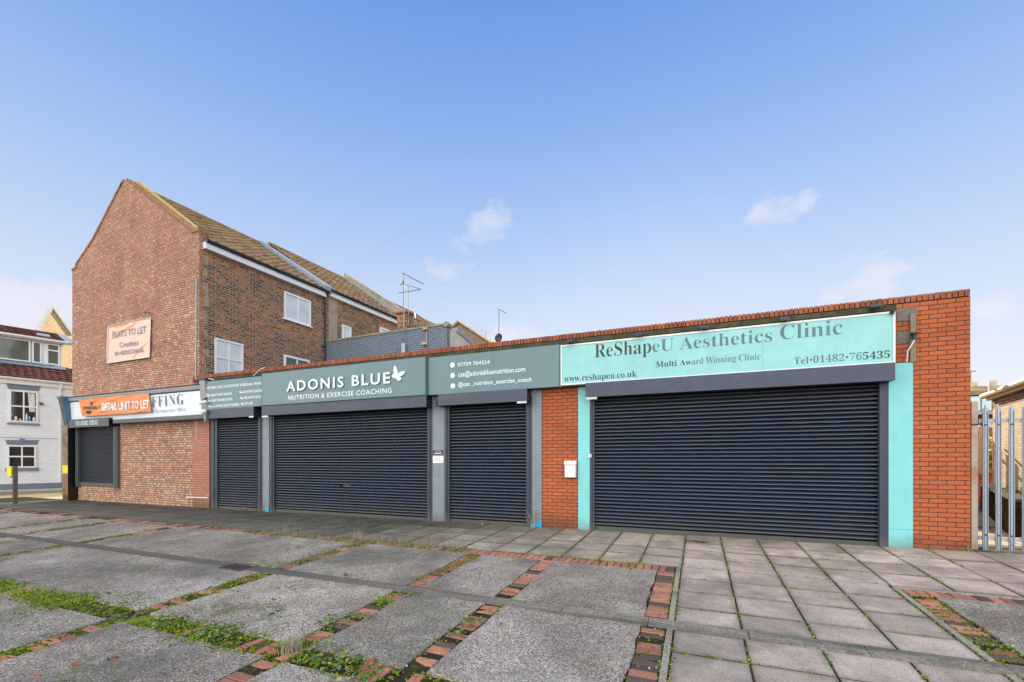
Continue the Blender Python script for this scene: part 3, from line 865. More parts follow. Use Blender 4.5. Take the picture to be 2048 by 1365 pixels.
for y0, y1 in ((CHN[0] + 0.005, E1[1] - 0.01), (E2[0] + 0.01, CHN[1] - 0.005), (YMIN, E2[1] - 0.01)):
    for a, b in spans: bay(a, b, y0, y1)
for y0, y1 in ((CHN[0] + 0.005, -2.73), (YMIN, CHN[1] - 0.005)):
    bay(2.52, 5.6, y0, y1); bay(5.84, 14.0, y0, y1)
struct(ag.build('forecourt', 'aggregate'))

# drainage channel of long dished kerbs, with thin pale edging kerbs
ch = MB()
def along(x0, x1, y0, y1, prof, m):
    """bar along x with a cross profile of (fraction, height)"""
    n = len(prof)
    P = []
    for x in (x0, x1):
        for fr, h in prof: 
            y = y0 + (y1 - y0) * fr
            P.append((x, y, zg(x, y) + h))
        P.append((x, y1, zg(x, y1) - 0.06)); P.append((x, y0, zg(x, y0) - 0.06))
    k = n + 2
    F = [(i, (i + 1) % k, (i + 1) % k + k, i + k) for i in range(k)] + [tuple(reversed(range(k))), tuple(range(k, 2 * k))]
    m.add(P, [tuple(reversed(f)) for f in F])
x = -27.0
DR = (-6.80, -6.32)
while x < 14:
    L_ = 0.915
    ends = (x + 0.004, x + L_ - 0.004)
    if not (ends[1] > DR[0] and ends[0] < DR[1]):
        along(*ends, CHN[0] - 0.004, CHN[1] + 0.004, [(0, 0.008), (0.46, 0.006), (0.475, -0.035), (0.515, -0.035), (0.53, 0.006), (1, 0.008)], ch)
    else:
        if ends[0] < DR[0]: along(ends[0], DR[0] - .004, CHN[0] - 0.004, CHN[1] + 0.004, [(0, 0.008), (0.46, 0.006), (0.475, -0.035), (0.515, -0.035), (0.53, 0.006), (1, 0.008)], ch)
        if ends[1] > DR[1]: along(DR[1] + .004, ends[1], CHN[0] - 0.004, CHN[1] + 0.004, [(0, 0.008), (0.46, 0.006), (0.475, -0.035), (0.515, -0.035), (0.53, 0.006), (1, 0.008)], ch)
    x += L_
struct(ch.build('drainage_channel', 'channel'))
ek = MB()
def across(x0, x1, ya, yb, m, h=0.008, seg=0.9):
    y = ya
    while y > yb:
        y2 = max(yb, y - seg)
        P = [(xx, yy, zg(xx, yy) + dz) for dz in (-0.06, h) for xx, yy in ((x0, y2 + .003), (x1, y2 + .003), (x1, y - .003), (x0, y - .003))]
        m.hexa([Vector(p) for p in P])
        y = y2
across(-0.277, -0.222, E1[0], CHN[0], ek); across(-0.277, -0.222, CHN[1], YMIN, ek)
across(2.205, 2.262, -2.47, CHN[0], ek); across(2.205, 2.262, CHN[1], YMIN, ek)
along(2.27, 14.0, -2.44, -2.485, [(0, .006), (1, .006)], ek)
struct(ek.build('edging_kerb', 'concrete'))

# strips of red bricks: broken, missing and overgrown further left
pv = MB()
MOSS = []          # places where moss and weeds grow: x, y, size, kind
def paver(cx, cy, lx, ly, miss):
    if rnd.random() < miss:
        return False
    q = rnd.random()
    if -0.6 < cx < -0.2 and -5.55 < cy < CHN[1]: q = 0.70 + 0.3 * q
    col = (0.47, 0.21, 0.14) if q < 0.70 else ((0.36, 0.16, 0.108) if q < 0.86 else (0.13, 0.10, 0.08))
    k = rnd.uniform(0.8, 1.2)
    pv.tint = tuple(c * k for c in col)
    a = rnd.uniform(-0.05, 0.05)
    dz = rnd.uniform(-0.006, 0.003)
    (lx, ly) = (lx * rnd.uniform(.92, .97), ly * rnd.uniform(.86, .90)) if lx > ly else (lx * rnd.uniform(.86, .90), ly * rnd.uniform(.92, .97))
    cut = rnd.random() < 0.30
    pts = [(-lx / 2, -ly / 2), (lx / 2, -ly / 2), (lx / 2, ly / 2), (-lx / 2, ly / 2)]
    if cut:
        f = rnd.uniform(0.15, 0.5); j = rnd.randrange(4)
        p0, p1, p2 = pts[j - 1], pts[j], pts[(j + 1) % 4]
        mid = lambda A, B, t: (A[0] + (B[0] - A[0]) * t, A[1] + (B[1] - A[1]) * t)
        new = [mid(p1, p0, f), mid(p1, p2, rnd.uniform(.2, .7))]
        pts = pts[:j] + new + pts[j + 1:]
    n = len(pts)
    ca, sa = math.cos(a), math.sin(a)
    W_ = [(cx + x * ca - y * sa, cy + x * sa + y * ca) for x, y in pts]
    tx, ty = rnd.uniform(-.018, .018), rnd.uniform(-.018, .018)
    z = lambda x, y: zg(x, y) + dz + tx * (x - cx) + ty * (y - cy)
    e = 0.92
    P = [(x, y, z(x, y) - 0.05) for x, y in W_] + [(x, y, z(x, y) - 0.006) for x, y in W_] + [(cx + (x - cx) * e, cy + (y - cy) * e, z(x, y)) for x, y in W_]
    F = [tuple(range(2 * n, 3 * n))]
    for i in range(n):
        j = (i + 1) % n
        F += [(i, j, j + n, i + n), (i + n, j + n, j + 2 * n, i + 2 * n)]
    pv.add(P, F)
    return True
def miss_at(x, y, kind):
    m = 0.05 + max(0, -x - 1.0) * 0.075
    if kind == 'e2': m = 0.72
    if kind == 'cross': m = min(0.72, m + (0.12 if y < CHN[0] else 0.0))
    if kind == 'e1': m = min(0.45, 0.05 + max(0, -x - 2.5) * 0.05)
    return m
for a, b in STRIPS:
    y = E1[1]
    while y > YMIN:
        cx, cy = (a + b) / 2, y - 0.054
        if not (CHN[1] - 0.05 < cy < CHN[0] + 0.05) and not (E2[1] - .05 < cy < E2[0] + .05):
            if not paver(cx, cy, b - a, 0.108, miss_at(cx, cy, 'cross')): MOSS.append((cx, cy, 0.1, 'gap'))
        y -= 0.108
x = -26.0
while x < -0.3:
    if not paver(x + .054, sum(E1) / 2, 0.108, E1[0] - E1[1], miss_at(x, -2.5, 'e1')): MOSS.append((x, sum(E1) / 2, .1, 'e1'))
    x += 0.108
x = -26.0
while x < -0.6:
    if not paver(x + .054, sum(E2) / 2, 0.108, E2[0] - E2[1], miss_at(x, -6.4, 'e2')): MOSS.append((x, sum(E2) / 2, .12, 'e2'))
    x += 0.108
x = 2.29
while x < 13.8:
    paver(x + .054, -2.605, 0.108, 0.225, 0.04); x += 0.108
y = -2.75
while y > YMIN:
    cy = y - 0.054
    if not (CHN[1] - 0.05 < cy < CHN[0] + 0.05): paver(2.39, cy, 0.225, 0.108, 0.03)
    y -= 0.108
struct(pv.build('brick_edging', 'paver'))

# street on the left, dirt yard on the right
def flat(z): return lambda x, y: z
WH_O = Vector((-31.9, 1.25, -0.06)); WH_A = 0.255
wu = Vector((math.sin(WH_A), math.cos(WH_A), 0)); wn_ = wu.cross(Vector((0, 0, 1)))
rd = MB(WH_O, wu)
def strip(m, a0, a1, c0, c1, z, n=1):
    m.add([m.p(a0, z, c0), m.p(a0, z, c1), m.p(a1, z, c1), m.p(a1, z, c0)], [(0, 1, 2, 3)])
strip(rd, -60, 80, 1.75, 9.2, -0.11)
struct(rd.build('road', 'asphalt'))
pvm = MB(WH_O, wu)
pvm.box(-60, 80, -0.2, 0.0, -0.4, 1.70)
struct(pvm.build('far_pavement', 'pavement'))
kb = MB(WH_O, wu)
kb.box(-60, 80, -0.2, 0.006, 1.70, 1.83)
struct(kb.build('far_kerb', 'concrete'))
struct(sheet('street_corner', 'pavement', -26.0, -22.45, -14, 30, 0.0, 6, 30, lambda x, y: zg(-22.4, y) - 0.012 - 0.02 * (-22.4 - x)))
struct(sheet('yard', 'dirt', 4.02, 40, 0.05, 60, 0.0, 14, 20, lambda x, y: -0.01 + 0.004 * math.sin(x * 3) + 0.03 * max(0, min(10, y - 2)) * 0.3))
ys_ = MB()
for k, (cx, cy, w_, l_, a) in enumerate(((4.6, 1.1, .7, .9, .1), (5.4, 1.0, .75, .9, -.05), (6.2, 1.3, .8, .9, .15), (4.75, 2.15, .8, .9, .2), (7.1, 1.2, .8, .9, 0))):
    ca, sa = math.cos(a), math.sin(a)
    B = [(cx + x * ca - y * sa, cy + x * sa + y * ca) for x, y in ((-w_ / 2, -l_ / 2), (w_ / 2, -l_ / 2), (w_ / 2, l_ / 2), (-w_ / 2, l_ / 2))]
    ys_.hexa([Vector((x, y, z + 0.01 * k * (x - cx))) for z in (-0.03, 0.035) for x, y in B])
struct(ys_.build('yard_paving', 'pavement'))

# ---------------------------------------------------------------- the single-storey shop block
shop = thing('shop_block', 'long single storey red brick shop block with four navy roller shutters', 'shop building', (-5.5, 0, 0))
w = MB()
w.box(-15.1, 4.0, 3.0, 4.05, -0.22, 0.0)
w.box(-3.165, -2.10, -0.4, 3.0, -0.22, 0.0)
w.box(2.93, 4.0, -0.4, 3.0, -0.22, 0.0)
w.box(-15.1, -14.9, -0.4, 4.05, -5.0, -0.22); w.box(3.78, 4.0, -0.4, 4.05, -5.0, -0.22)
w.box(-14.9, 3.78, -0.4, 4.05, -5.0, -4.8)
w.build('wall', 'shop_brick', shop)
MB().box(-15.1, -14.28, -0.4, 2.998, -0.22, 0.0).build('end_pier', 'pier_brick', shop)
MB().box(-14.9, 3.78, 3.7, 3.85, -4.8, -0.22).build('flat_roof', 'dark_grey', shop)
cp = MB()
x = -15.1
rc = random.Random(8)
while x < 4.0 - 0.03:
    j = rc.uniform(-.003, .003)
    kc_ = rc.uniform(.68, 1.2); cp.tint = (.37 * kc_, .125 * kc_, .068 * kc_)
    cp.box(x + .007, min(x + .067, 4.0), 4.062, 4.166 + j, -0.215, 0.008 + j)
    x += 0.0752
cp.build('coping', 'coping_brick', shop)
MB().box(-15.09, 3.99, 4.051, 4.150, -0.20, -0.010).build('coping_mortar', 'mortar_dark', shop)
# mossy band over the signs and the timber box behind them
bd = MB()
for k in range(22):
    a0 = -14.72 + k * 0.806
    bd.box(a0 + .004, min(a0 + 0.806, 3.0) - .002, 3.905, 3.985, 0.0, 0.205)
bd.build('drip_band', 'moss_board', shop)
MB().box(-14.62, 2.96, 3.01, 3.903, 0.002, 0.17).build('fascia_box', 'dark_grey', shop)
# pebbled lintel ends beside the turquoise sign
MB().box(3.065, 3.33, 3.76, 3.975, 0.0, 0.004).build('lintel', 'pebble', shop)
MB().box(3.065, 3.26, 3.39, 3.58, 0.0, 0.004).build('lintel', 'pebble', shop)
piers = [MB().box(a0, a1, -0.4, 3.0, -0.2, 0.012).build('grey_pier', 'grey_render', shop) for a0, a1 in ((-12.0, -11.60), (-6.02, -5.60), (-3.50, -3.168))]
def blob(m, x0, x1, z1, c, R):
    m.prism([(x0, -.15), (x1, -.15)] + [(x1 - (x1 - x0) * i / 6, z1 * (1 if i in (0,) else R.uniform(.55, 1.05))) for i in range(7)], 0.012, c)
    return m
R = random.Random(1)
blob(MB(), -11.74, -11.61, 0.10, 0.017, R).build('paint_patch', 'blue_paint', piers[0])
blob(MB(), -3.31, -3.172, 0.14, 0.018, R).build('paint_patch', 'blue_paint', piers[2])
blob(MB(), -3.42, -3.315, 0.02, 0.017, R).build('paint_patch', 'blue_paint', piers[2])
MB().box(-2.345, -2.095, -.06, 3.0, 0.001, 0.022).build('turquoise_board', 'aqua', shop)
t_b = MB().box(2.955, 3.275, 0.30, 3.06, 0.001, 0.022).build('turquoise_board', 'aqua', shop)
MB().box(2.955, 3.275, -0.03, 0.297, 0.001, 0.02).build('lower_board', 'aqua', t_b)

def shutter(parent, a0, a1, z0, z1, gl, gr_, c=-0.05, mat='slats', fr=FR, pitch=0.0745, gmat='guide', barmat='guide', seed=1, hole=None, deep=1.0):
    """curtain of convex slats between two guide rails"""
    R = random.Random(seed)
    m = MB(**fr)
    prof = [(0.0, -0.085), (0.12, -0.090), (0.30, -0.085), (0.32, 0.002), (0.40, 0.019), (0.50, 0.0255), (0.66, 0.0235), (0.95, -0.004)]
    prof = [(a, d * deep if d < -.02 else d) for a, d in prof]
    zb = z0 + 0.11
    n = int((z1 - zb) / pitch)
    nx = max(4, int((a1 - a0) / 0.09))
    V = []; F = []
    row = nx + 1
    for k in range(n + 1):
        dent = R.random() < 0.09
        amp = R.uniform(0.002, 0.005) if dent else R.uniform(0.0002, 0.0008)
        ph, fq = R.uniform(0, 6), R.uniform(5, 12)
        sag = R.uniform(-0.0015, 0.0015)
        for q, (fz, d) in enumerate(prof):
            for i in range(row):
                a = a0 + (a1 - a0) * i / nx
                wv = amp * (math.sin(a * fq + ph) + 0.6 * math.sin(a * fq * 2.3 + ph * 2)) * (1 if 2 < q < 7 else 0.3)
                V.append(m.p(a, zb + (k + fz) * pitch + sag + wv * 0.6, c + d + wv))
    nr = (n + 1) * len(prof)
    for r in range(nr - 1):
        for i in range(nx):
            if hole:
                zc = zb + (r / len(prof)) * pitch; ac = a0 + (a1 - a0) * (i + .5) / nx
                if abs(zc - hole[1]) < 0.026 and abs(ac - hole[0]) < hole[2]: continue
            F.append((r * row + i, r * row + i + 1, (r + 1) * row + i + 1, (r + 1) * row + i))
    m.add(V, F)
    sh = m.build('roller_shutter', mat, parent, smooth=False)
    MB(**fr).box(a0 - .01, a1 + .01, z0, zb - 0.004, c - 0.012, c + 0.016).build('bottom_bar', barmat, sh)
    for g0, g1 in (gl, gr_):
        g = MB(**fr)
        mid = g0 + (g1 - g0) * 0.55
        g.box(g0, g1, z0 - .06, z1 + .02, c - 0.03, c + 0.065)
        g.box(min(g0, g1) + .004, mid, z0 - .06, z1, c + 0.065, c + 0.085)
        g.build('guide_rail', gmat, sh, bevel=0.004)
    return sh
def hood(parent, a0, a1, z0, z1, c1, mat='navy', fr=FR, endmat='navy_dark', c0=-0.05):
    m = MB(**fr)
    m.box(a0 + .003, a1 - .003, z0 + 0.003, z1, c0, c1 - 0.002)
    h = m.build('shutter_box', endmat, parent)
    f = MB(**fr)
    f.extr([(z0, c1 + 0.002), (z1, c1 + 0.002), (z1, c1 - 0.002), (z0 + .02, c1 - 0.002), (z0, c1 - 0.03)], a0, a1)
    f.build('cover', mat, h)
    return h
F2 = lambda px, y=-0.06: fac(px, 900, y).x
HY = -0.27
hx = lambda px: fac(px, 800, HY).x
hz = lambda px, py: fac(px, py, HY).z
specs = []
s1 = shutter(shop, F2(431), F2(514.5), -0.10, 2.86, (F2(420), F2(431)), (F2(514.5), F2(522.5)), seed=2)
h1 = hood(s1, hx(410.2), hx(507.2), 2.72, 3.005, 0.27)
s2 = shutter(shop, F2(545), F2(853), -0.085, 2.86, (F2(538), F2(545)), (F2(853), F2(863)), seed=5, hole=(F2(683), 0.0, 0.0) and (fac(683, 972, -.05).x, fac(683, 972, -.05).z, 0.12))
h2 = hood(s2, hx(523.6), hx(852.6), 2.725, 3.005, 0.27)
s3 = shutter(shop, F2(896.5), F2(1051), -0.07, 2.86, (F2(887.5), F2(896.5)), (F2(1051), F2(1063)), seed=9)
h3 = hood(s3, hx(876), hx(1054), 2.735, 3.005, 0.27)
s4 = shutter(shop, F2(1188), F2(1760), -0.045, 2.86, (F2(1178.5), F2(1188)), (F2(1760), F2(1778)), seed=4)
h4 = hood(s4, hx(1171), hx(1790.3), 2.745, 3.035, 0.27)
for hb, (pa, pb, py) in ((h1, (498, 507, 834)), (h2, (523.8, 536, 833.5)), (h3, (1034, 1053.5, 805)), (h4, (1172, 1194, 797))):
    z = fac((pa + pb) / 2, py, HY).z
    MB().box(hx(pa), hx(pb), z - .022, z + .022, 0.272, 0.275).build('maker_label', 'frost', hb)
# dark void behind the torn slat, and the small cable box between the shutters
pz = fac(683, 972, -.05)
MB().box(pz.x - .2, pz.x + .2, pz.z - .1, pz.z + .1, -0.17, -0.16).build('board_behind_tear', 'beige_render', s2)
MB().box(hx(866) + .03, hx(876), fac(870, 812, HY).z, fac(870, 803, HY).z + .05, 0.0, 0.22).build('cable_box', 'navy_dark', shop)
conduit = MB()
conduit.box(3.235, 3.305, 3.06, 3.86, 0.004, 0.045)
bt = conduit.build('batten', 'wood', shop)
cl = MB(); q = fac(1814, 684, -0.08)
cl.tube([(3.27, -0.085, 3.42), (3.27, -0.085, 3.50)], [0.03, 0.03], 10)
cl.tube([(3.27, -0.085, 3.50), (3.27, -0.085, 3.53)], [0.055, 0.055], 12)
cl.build('cable_gland', 'black_plastic', bt)
MB().tube([(3.27, -0.085, 3.42), (3.25, -0.085, 3.36), (3.19, -0.07, 3.24), (3.185, -0.05, 3.07)], 0.010, 6).build('cable', 'plastic_white', bt)
MB().tube([fac(375, 995, -.03), fac(405, 996, -.03), fac(416.5, 996.5, -.03)], 0.017, 8).tube([fac(374.5, 995, -.005), fac(375, 995, -.045)], 0.03, 8).build('waste_pipe', 'plastic_white', shop)

# ---------------------------------------------------------------- signs on the shop block
AY, LY, RY, TY = -0.31, -0.26, -0.22, -0.245
def px(a, b, y): return fac(a, b, y)
sg = thing('shop_sign', 'wide grey green sign with large raised white letters and a white butterfly', 'sign', (px(523.6, 790, AY).x, AY, 3.4))
A0, A1 = px(523.6, 790, AY).x, px(850, 790, AY).x
MB().box(A0, A1, 3.01, 3.915, 0.17, 0.309).build('panel', 'sign_grey', sg)
a0, a1 = px(574.4, 783.6, AY).x, px(781.4, 766.4, AY).x
zb, zt = (px(574.4, 783.6, AY).z + px(781.4, 766.4, AY).z) / 2, px(781.4, 744.5, AY).z
text('raised_lettering', 'ADONIS BLUE', 'letter_white', sg, (0, 0, 0), (1, 0, 0), a0, a1, zb, zt, 0.334, offset=0.022, depth=0.006, space=1.25)
text('letter_backing', 'ADONIS BLUE', 'letter_side', sg, (0, 0, 0), (1, 0, 0), a0, a1, zb, zt, 0.3095, offset=0.021, depth=0.024, space=1.25)
b0 = (px(576.4, 800.8, AY).z + px(783.4, 786, AY).z) / 2
text('lettering', 'NUTRITION & EXERCISE COACHING', 'letter_white', sg, (0, 0, 0), (1, 0, 0), px(576.4, 800, AY).x, px(783.4, 786, AY).x, b0, px(783.4, 776, AY).z, 0.3095, offset=0.012, space=1.15)
# butterfly outline, in pixels of an enlarged view
bf = [(1596, 203), (1612, 225), (1626, 262), (1634, 300), (1642, 306), (1662, 285), (1700, 275), (1730, 278), (1722, 296), (1700, 322), (1672, 340), (1655, 345), (1672, 352), (1680, 368), (1672, 388), (1650, 398), (1628, 392), (1618, 376), (1616, 362), (1606, 370), (1586, 366), (1566, 350), (1562, 330), (1570, 312), (1588, 304), (1582, 280), (1580, 250), (1586, 222)]
pts = []
for x_, y_ in bf:
    p = px(540 + x_ / 6.4, 700 + y_ / 6.4, AY - 0.03); pts.append((p.x, p.z))
MB().prism(pts, 0.309, 0.342).build('butterfly', 'letter_white', sg)

lg = thing('shop_sign', 'grey green sign listing training services in small white capitals beside the cameras', 'sign', (px(411, 800, LY).x, LY, 3.4))
B0, B1 = px(411.5, 790, LY).x, px(523, 790, LY).x
MB().box(B0, B1, 3.008, 3.87, 0.17, 0.259).build('panel', 'sign_grey', lg)
def sline(parent, body, L_, R_, top, y, c, mat='letter_white', off=0.008, font=None, **k):
    b0_, b1_ = px(*L_, y), px(*R_, y)
    zt_ = px(*top, y).z
    base_ = (b0_.z + b1_.z) / 2
    return text('lettering', serif(body) if font else body, mat, parent, (0, 0, 0), (1, 0, 0), b0_.x, b1_.x, base_, zt_, c, offset=off, **k)
lc = 0.2595
sline(lg, 'CERTIFIED LEVEL 5 NUTRITIONIST & PERSONAL TRAINE', (413, 779.7), (523.2, 768.8), (523.2, 764.0), LY, lc, off=0.014)
arrow = MB()
def aline(body, L_, R_, up):
    z0_ = (px(*L_, LY).z + px(*R_, LY).z) / 2
    ax = px(*L_, LY).x
    s_ = up
    arrow.prism([(ax, z0_ + s_), (ax + .03, z0_ + s_), (ax + .03, z0_ + .045), (ax + .075, z0_ + .045), (ax + .075, z0_ + .07), (ax + .13, z0_ + .03), (ax + .075, z0_ - .01), (ax + .075, z0_ + .018), (ax, z0_ + .018)], lc, lc + .003)
    text('lettering', body, 'letter_white', lg, (0, 0, 0), (1, 0, 0), ax + 0.16, px(*R_, LY).x, z0_, z0_ + up, lc, offset=0.016)
for b, L_, R_ in (('INBODY BODY ANALYSIS', (415, 793.6), (463.8, 790.5)), ('NUTRITION COACHIN', (479.2, 787.9), (523.5, 783.7)), ('INJURY REHABILITATION', (416.4, 804.6), (464.3, 801.1)), ('PRE & POST NATAL', (480.5, 799.8), (522.3, 795.8)), ('1-2-1 & SMALL GROUP TRAINING', (417.4, 816), (478.5, 811.8)), ('FAT LOSS', (481.9, 811), (505.2, 809))):
    aline(b, L_, R_, 0.078)
arrow.build('list_arrows', 'letter_white', lg)

rg = thing('shop_sign', 'plain grey green sign with a white phone number, email and handle after three white dots', 'sign', (px(1000, 760, RY).x, RY, 3.4))
R0, R1 = px(856.5, 760, RY).x, px(1118.5, 740, RY).x
rp = MB(); rp.box(R0, R0 + 1.72, 3.012, 3.903, 0.17, 0.218); rp.box(R0 + 1.724, R1, 3.012, 3.903, 0.17, 0.219)
rp.build('panel', 'sign_grey', rg)
MB().box(R1 + .002, R1 + .05, 3.0, 3.903, 0.17, 0.21).build('edge_trim', 'sign_grey_dark', rg)
sline(rg, '07759 764324', (915.4, 733.2), (979.4, 728.3), (979, 720.3), RY, 0.2205, off=0.014)
sline(rg, 'caz@adonisbluenutrition.com', (916.3, 754.2), (1050.8, 743.2), (1015, 735.6), RY, 0.2205, off=0.013)
sline(rg, '@caz _nutrition_exercise_coach', (916.3, 773.5), (1063, 763), (1060, 754), RY, 0.2205, off=0.013)
for x_, y_ in ((905, 730.7), (905.4, 751.4), (905.8, 772.3)):
    p = px(x_, y_, RY); MB().disc((p.x, RY - .001, p.z), (0, -1, 0), 0.062, 0.003, 24).build('bullet_dot', 'letter_white', rg)

tg = thing('clinic_sign', 'large pale turquoise sign in a white frame with dark serif lettering', 'sign', (0.15, TY, 3.4))
T0, T1 = px(1121.3, 740, TY).x, px(1791, 680, TY).x
Z0, Z1 = (px(1121.3, 773, TY).z + px(1790.7, 725, TY).z) / 2, (px(1121.3, 692, TY).z + px(1791, 621, TY).z) / 2
tpn = MB()
for k in range(3):
    tpn.box(T0 + .03 + (T1 - T0 - .06) * k / 3 + .0015, T0 + .03 + (T1 - T0 - .06) * (k + 1) / 3 - .0015, Z0 + .03, Z1 - .03, 0.172, 0.235)
tpn.build('panel', 'aqua_pale', tg)
fm = MB()
fm.box(T0, T1, Z0, Z0 + .032, .172, .246); fm.box(T0, T1, Z1 - .032, Z1, .172, .246)
fm.box(T0, T0 + .03, Z0 + .032, Z1 - .032, .172, .246); fm.box(T1 - .03, T1, Z0 + .032, Z1 - .032, .172, .246)
fm.build('frame', 'white_frame', tg)
tcx = 0.2355
sline(tg, 'ReShap', (1189.4, 716.1), (1302, 705.0), (1248, 682.9), TY, tcx, 'letter_dark', -0.011, 1)
sline(tg, 'eU Aesthetics', (1304.5, 704.6), (1544.3, 683), (1505, 660.3), TY, tcx, 'letter_grey', -0.011, 1)
sline(tg, 'Clinic', (1560.7, 678.6), (1685, 669.6), (1655, 641.5), TY, tcx, 'letter_grey', -0.011, 1)
sline(tg, 'Multi Aw', (1311.6, 735.2), (1383, 729.5), (1348, 720.8), TY, tcx, 'letter_black', -0.010, 1)
sline(tg, 'ard Winning Clinic', (1384, 729.4), (1521.2, 718.8), (1500, 707.3), TY, tcx, 'letter_grey', -0.011, 1)
sline(tg, 'www.reshapeu.co.uk', (1128, 763.3), (1273.4, 754.3), (1268, 741.5), TY, tcx, 'letter_black', -0.010, 1)
sline(tg, 'Tel•01482•76', (1588.3, 728.9), (1724, 719.5), (1628, 711.5), TY, tcx, 'letter_grey', -0.011, 1)
sline(tg, '5435', (1726, 719.3), (1780.4, 715.5), (1779, 700.5), TY, tcx, 'letter_black', -0.008, 1)

# floodlights along the mossy band
def flood(x_, y_, label):
    p = fac(x_, y_, -0.30)
    t = thing('floodlight', label, 'floodlight', (p.x, -0.21, p.z + .05), 'floodlights over the turquoise sign')
    m = MB(); X_ = p.x
    m.hexa([Vector(q) for q in ((X_ - .085, -.36, p.z - .03), (X_ + .085, -.36, p.z - .03), (X_ + .085, -.245, p.z - .005), (X_ - .085, -.245, p.z - .005),
            (X_ - .07, -.35, p.z + .0), (X_ + .07, -.35, p.z + .0), (X_ + .07, -.25, p.z + .04), (X_ - .07, -.25, p.z + .04))])
    m.build('housing', 'dark_grey', t, bevel=0.006)
    MB().box(X_ - .07, X_ + .07, p.z - .036, p.z - .031, .262, .345).build('lens', 'glass', t)
    b = MB(); b.tube([(X_, -.255, p.z + .02), (X_, -.20, p.z + .065), (X_, -.17, p.z + .065)], .009, 6); b.tube([(X_ + .02, -.2, p.z + .09), (X_ + .09, -.205, p.z + .03), (X_ + .17, -.207, p.z - .0)], .005, 5)
    b.build('bracket', 'dark_grey', t)
for (x_, y_), lb in zip(((1140, 682), (1278, 668), (1407.7, 654), (1569, 637), (1750.7, 612)), ('over the corner where the grey sign meets the turquoise one', 'above the small e of the first word on the clinic sign', 'above the capital A of the clinic sign', 'above the capital C of the clinic sign', 'nearest the bare brick pier at the shop end')):
    flood(x_, y_, 'small dark floodlight ' + lb)
p = fac(1783, 627, TY)
fl = thing('floodlight', 'tiny black spotlight on the upper right corner of the turquoise sign', 'spotlight', (p.x, TY, p.z))
MB().tube([(p.x + .03, TY - .0, p.z + .03), (p.x - .01, TY - .05, p.z)], [.02, .035], 10).build('housing', 'dark_grey', fl)
MB().tube([(p.x + .045, TY + .001, p.z + .03), (p.x + .02, TY - .03, p.z + .03)], .01, 6).build('bracket', 'dark_grey', fl)

# letter box, switch, notices
lb = thing('letter_box', 'white metal letter box fixed to the brick pier between shutters', 'letter box', (fac(1139, 940).x, 0, fac(1139, 955).z))
p0, p1 = fac(1128.5, 955, -.1), fac(1151.5, 922, -.1)
MB().box(p0.x + .01, p1.x - .01, p0.z, p1.z - .06, .001, .10).build('body', 'plastic_white', lb, bevel=.004)
MB().extr([(p1.z - .075, .001), (p1.z - .075, .118), (p1.z - .005, .105), (p1.z, .09), (p1.z, .001)], p0.x - .002, p1.x + .002).build('lid', 'plastic_white', lb)
p = fac(1179, 912, -.09)
sw = MB().box(p.x - .032, p.x + .032, p.z - .035, p.z + .035, .036, .072)
swt = thing('key_switch', 'small white key switch box on the left rail of the widest shutter', 'switch', (p.x, -.04, p.z))
sw.build('case', 'plastic_white', swt, bevel=.004)
MB().box(p.x - .008, p.x + .008, p.z - .012, p.z + .014, .0725, .075).build('keyhole', 'tan_steel', swt)
p0, p1 = fac(865.5, 911, -.02), fac(886.5, 900.5, -.02)
nt = thing('notice_plate', 'small black address plate with white print screwed to the grey pier', 'notice', (p0.x, -.013, p0.z))
MB().box(p0.x, p1.x, p0.z, p1.z, .0125, .018).build('plate', 'dark_grey', nt)
text('lettering', 'Unit 7 & 8', 'white_frame', nt, (0, 0, 0), (1, 0, 0), p0.x + .075, p1.x - .075, p0.z + .085, p0.z + .115, .0185, depth=.001)
MB().box(p0.x + .05, p1.x - .05, p0.z + .035, p0.z + .055, .018, .0185).build('print_line', 'white_frame', nt)
q0, q1 = fac(865.5, 926.5, -.02), fac(886.5, 912, -.02)
nw = thing('paper_notice', 'white paper notice below the black address plate on the grey pier', 'notice', (q0.x, -.013, q0.z))
MB().box(q0.x, q1.x, q0.z, q1.z, .0125, .016).build('sheet', 'plastic_white', nw)
ln = MB()
for k in range(4): ln.box(q0.x + .05, q1.x - .05 - .03 * (k % 2), q0.z + .05 + .032 * k, q0.z + .056 + .032 * k, .016, .0165)
ln.build('print_lines', 'dish', nw)

# ---------------------------------------------------------------- corner house with the big gable
GY = 0.02
SU = Vector((0.052, 1, 0)).normalized()
SP = Vector((-14.8, GY, 0))
def sp(px_, py_): 
    q = side(px_, py_, SP, (SU.x, SU.y)); return ((q - SP).dot(SU), q.z)
def gp_(px_, py_, y=GY):
    q = fac(px_, py_, y); return (q.x, q.z)
GF = dict(o=(0, GY, 0), u=(1, 0, 0))
SF = dict(o=SP, u=SU)
gh = thing('corner_house', 'tall corner house with a big pinkish brick gable and dark brick flank', 'house', (-18.6, 2, 0))
XL = -22.33
rake_r = [gp_(253, 362), gp_(383, 463)]
rake_l = [(XL, gp_(138, 545)[1]), (XL + .27, gp_(147, 540)[1] + .02), gp_(152, 533), gp_(163, 516), gp_(187, 480), gp_(226, 404), gp_(243, 371), gp_(249, 362)]
poly = [(XL, -.4), (-14.8, -.4), (-14.8, gp_(398, 463)[1]), rake_r[1], rake_r[0]] + rake_l[::-1]
MB(**GF).prism(poly, -.24, 0).build('gable_wall', 'gable_brick', gh)
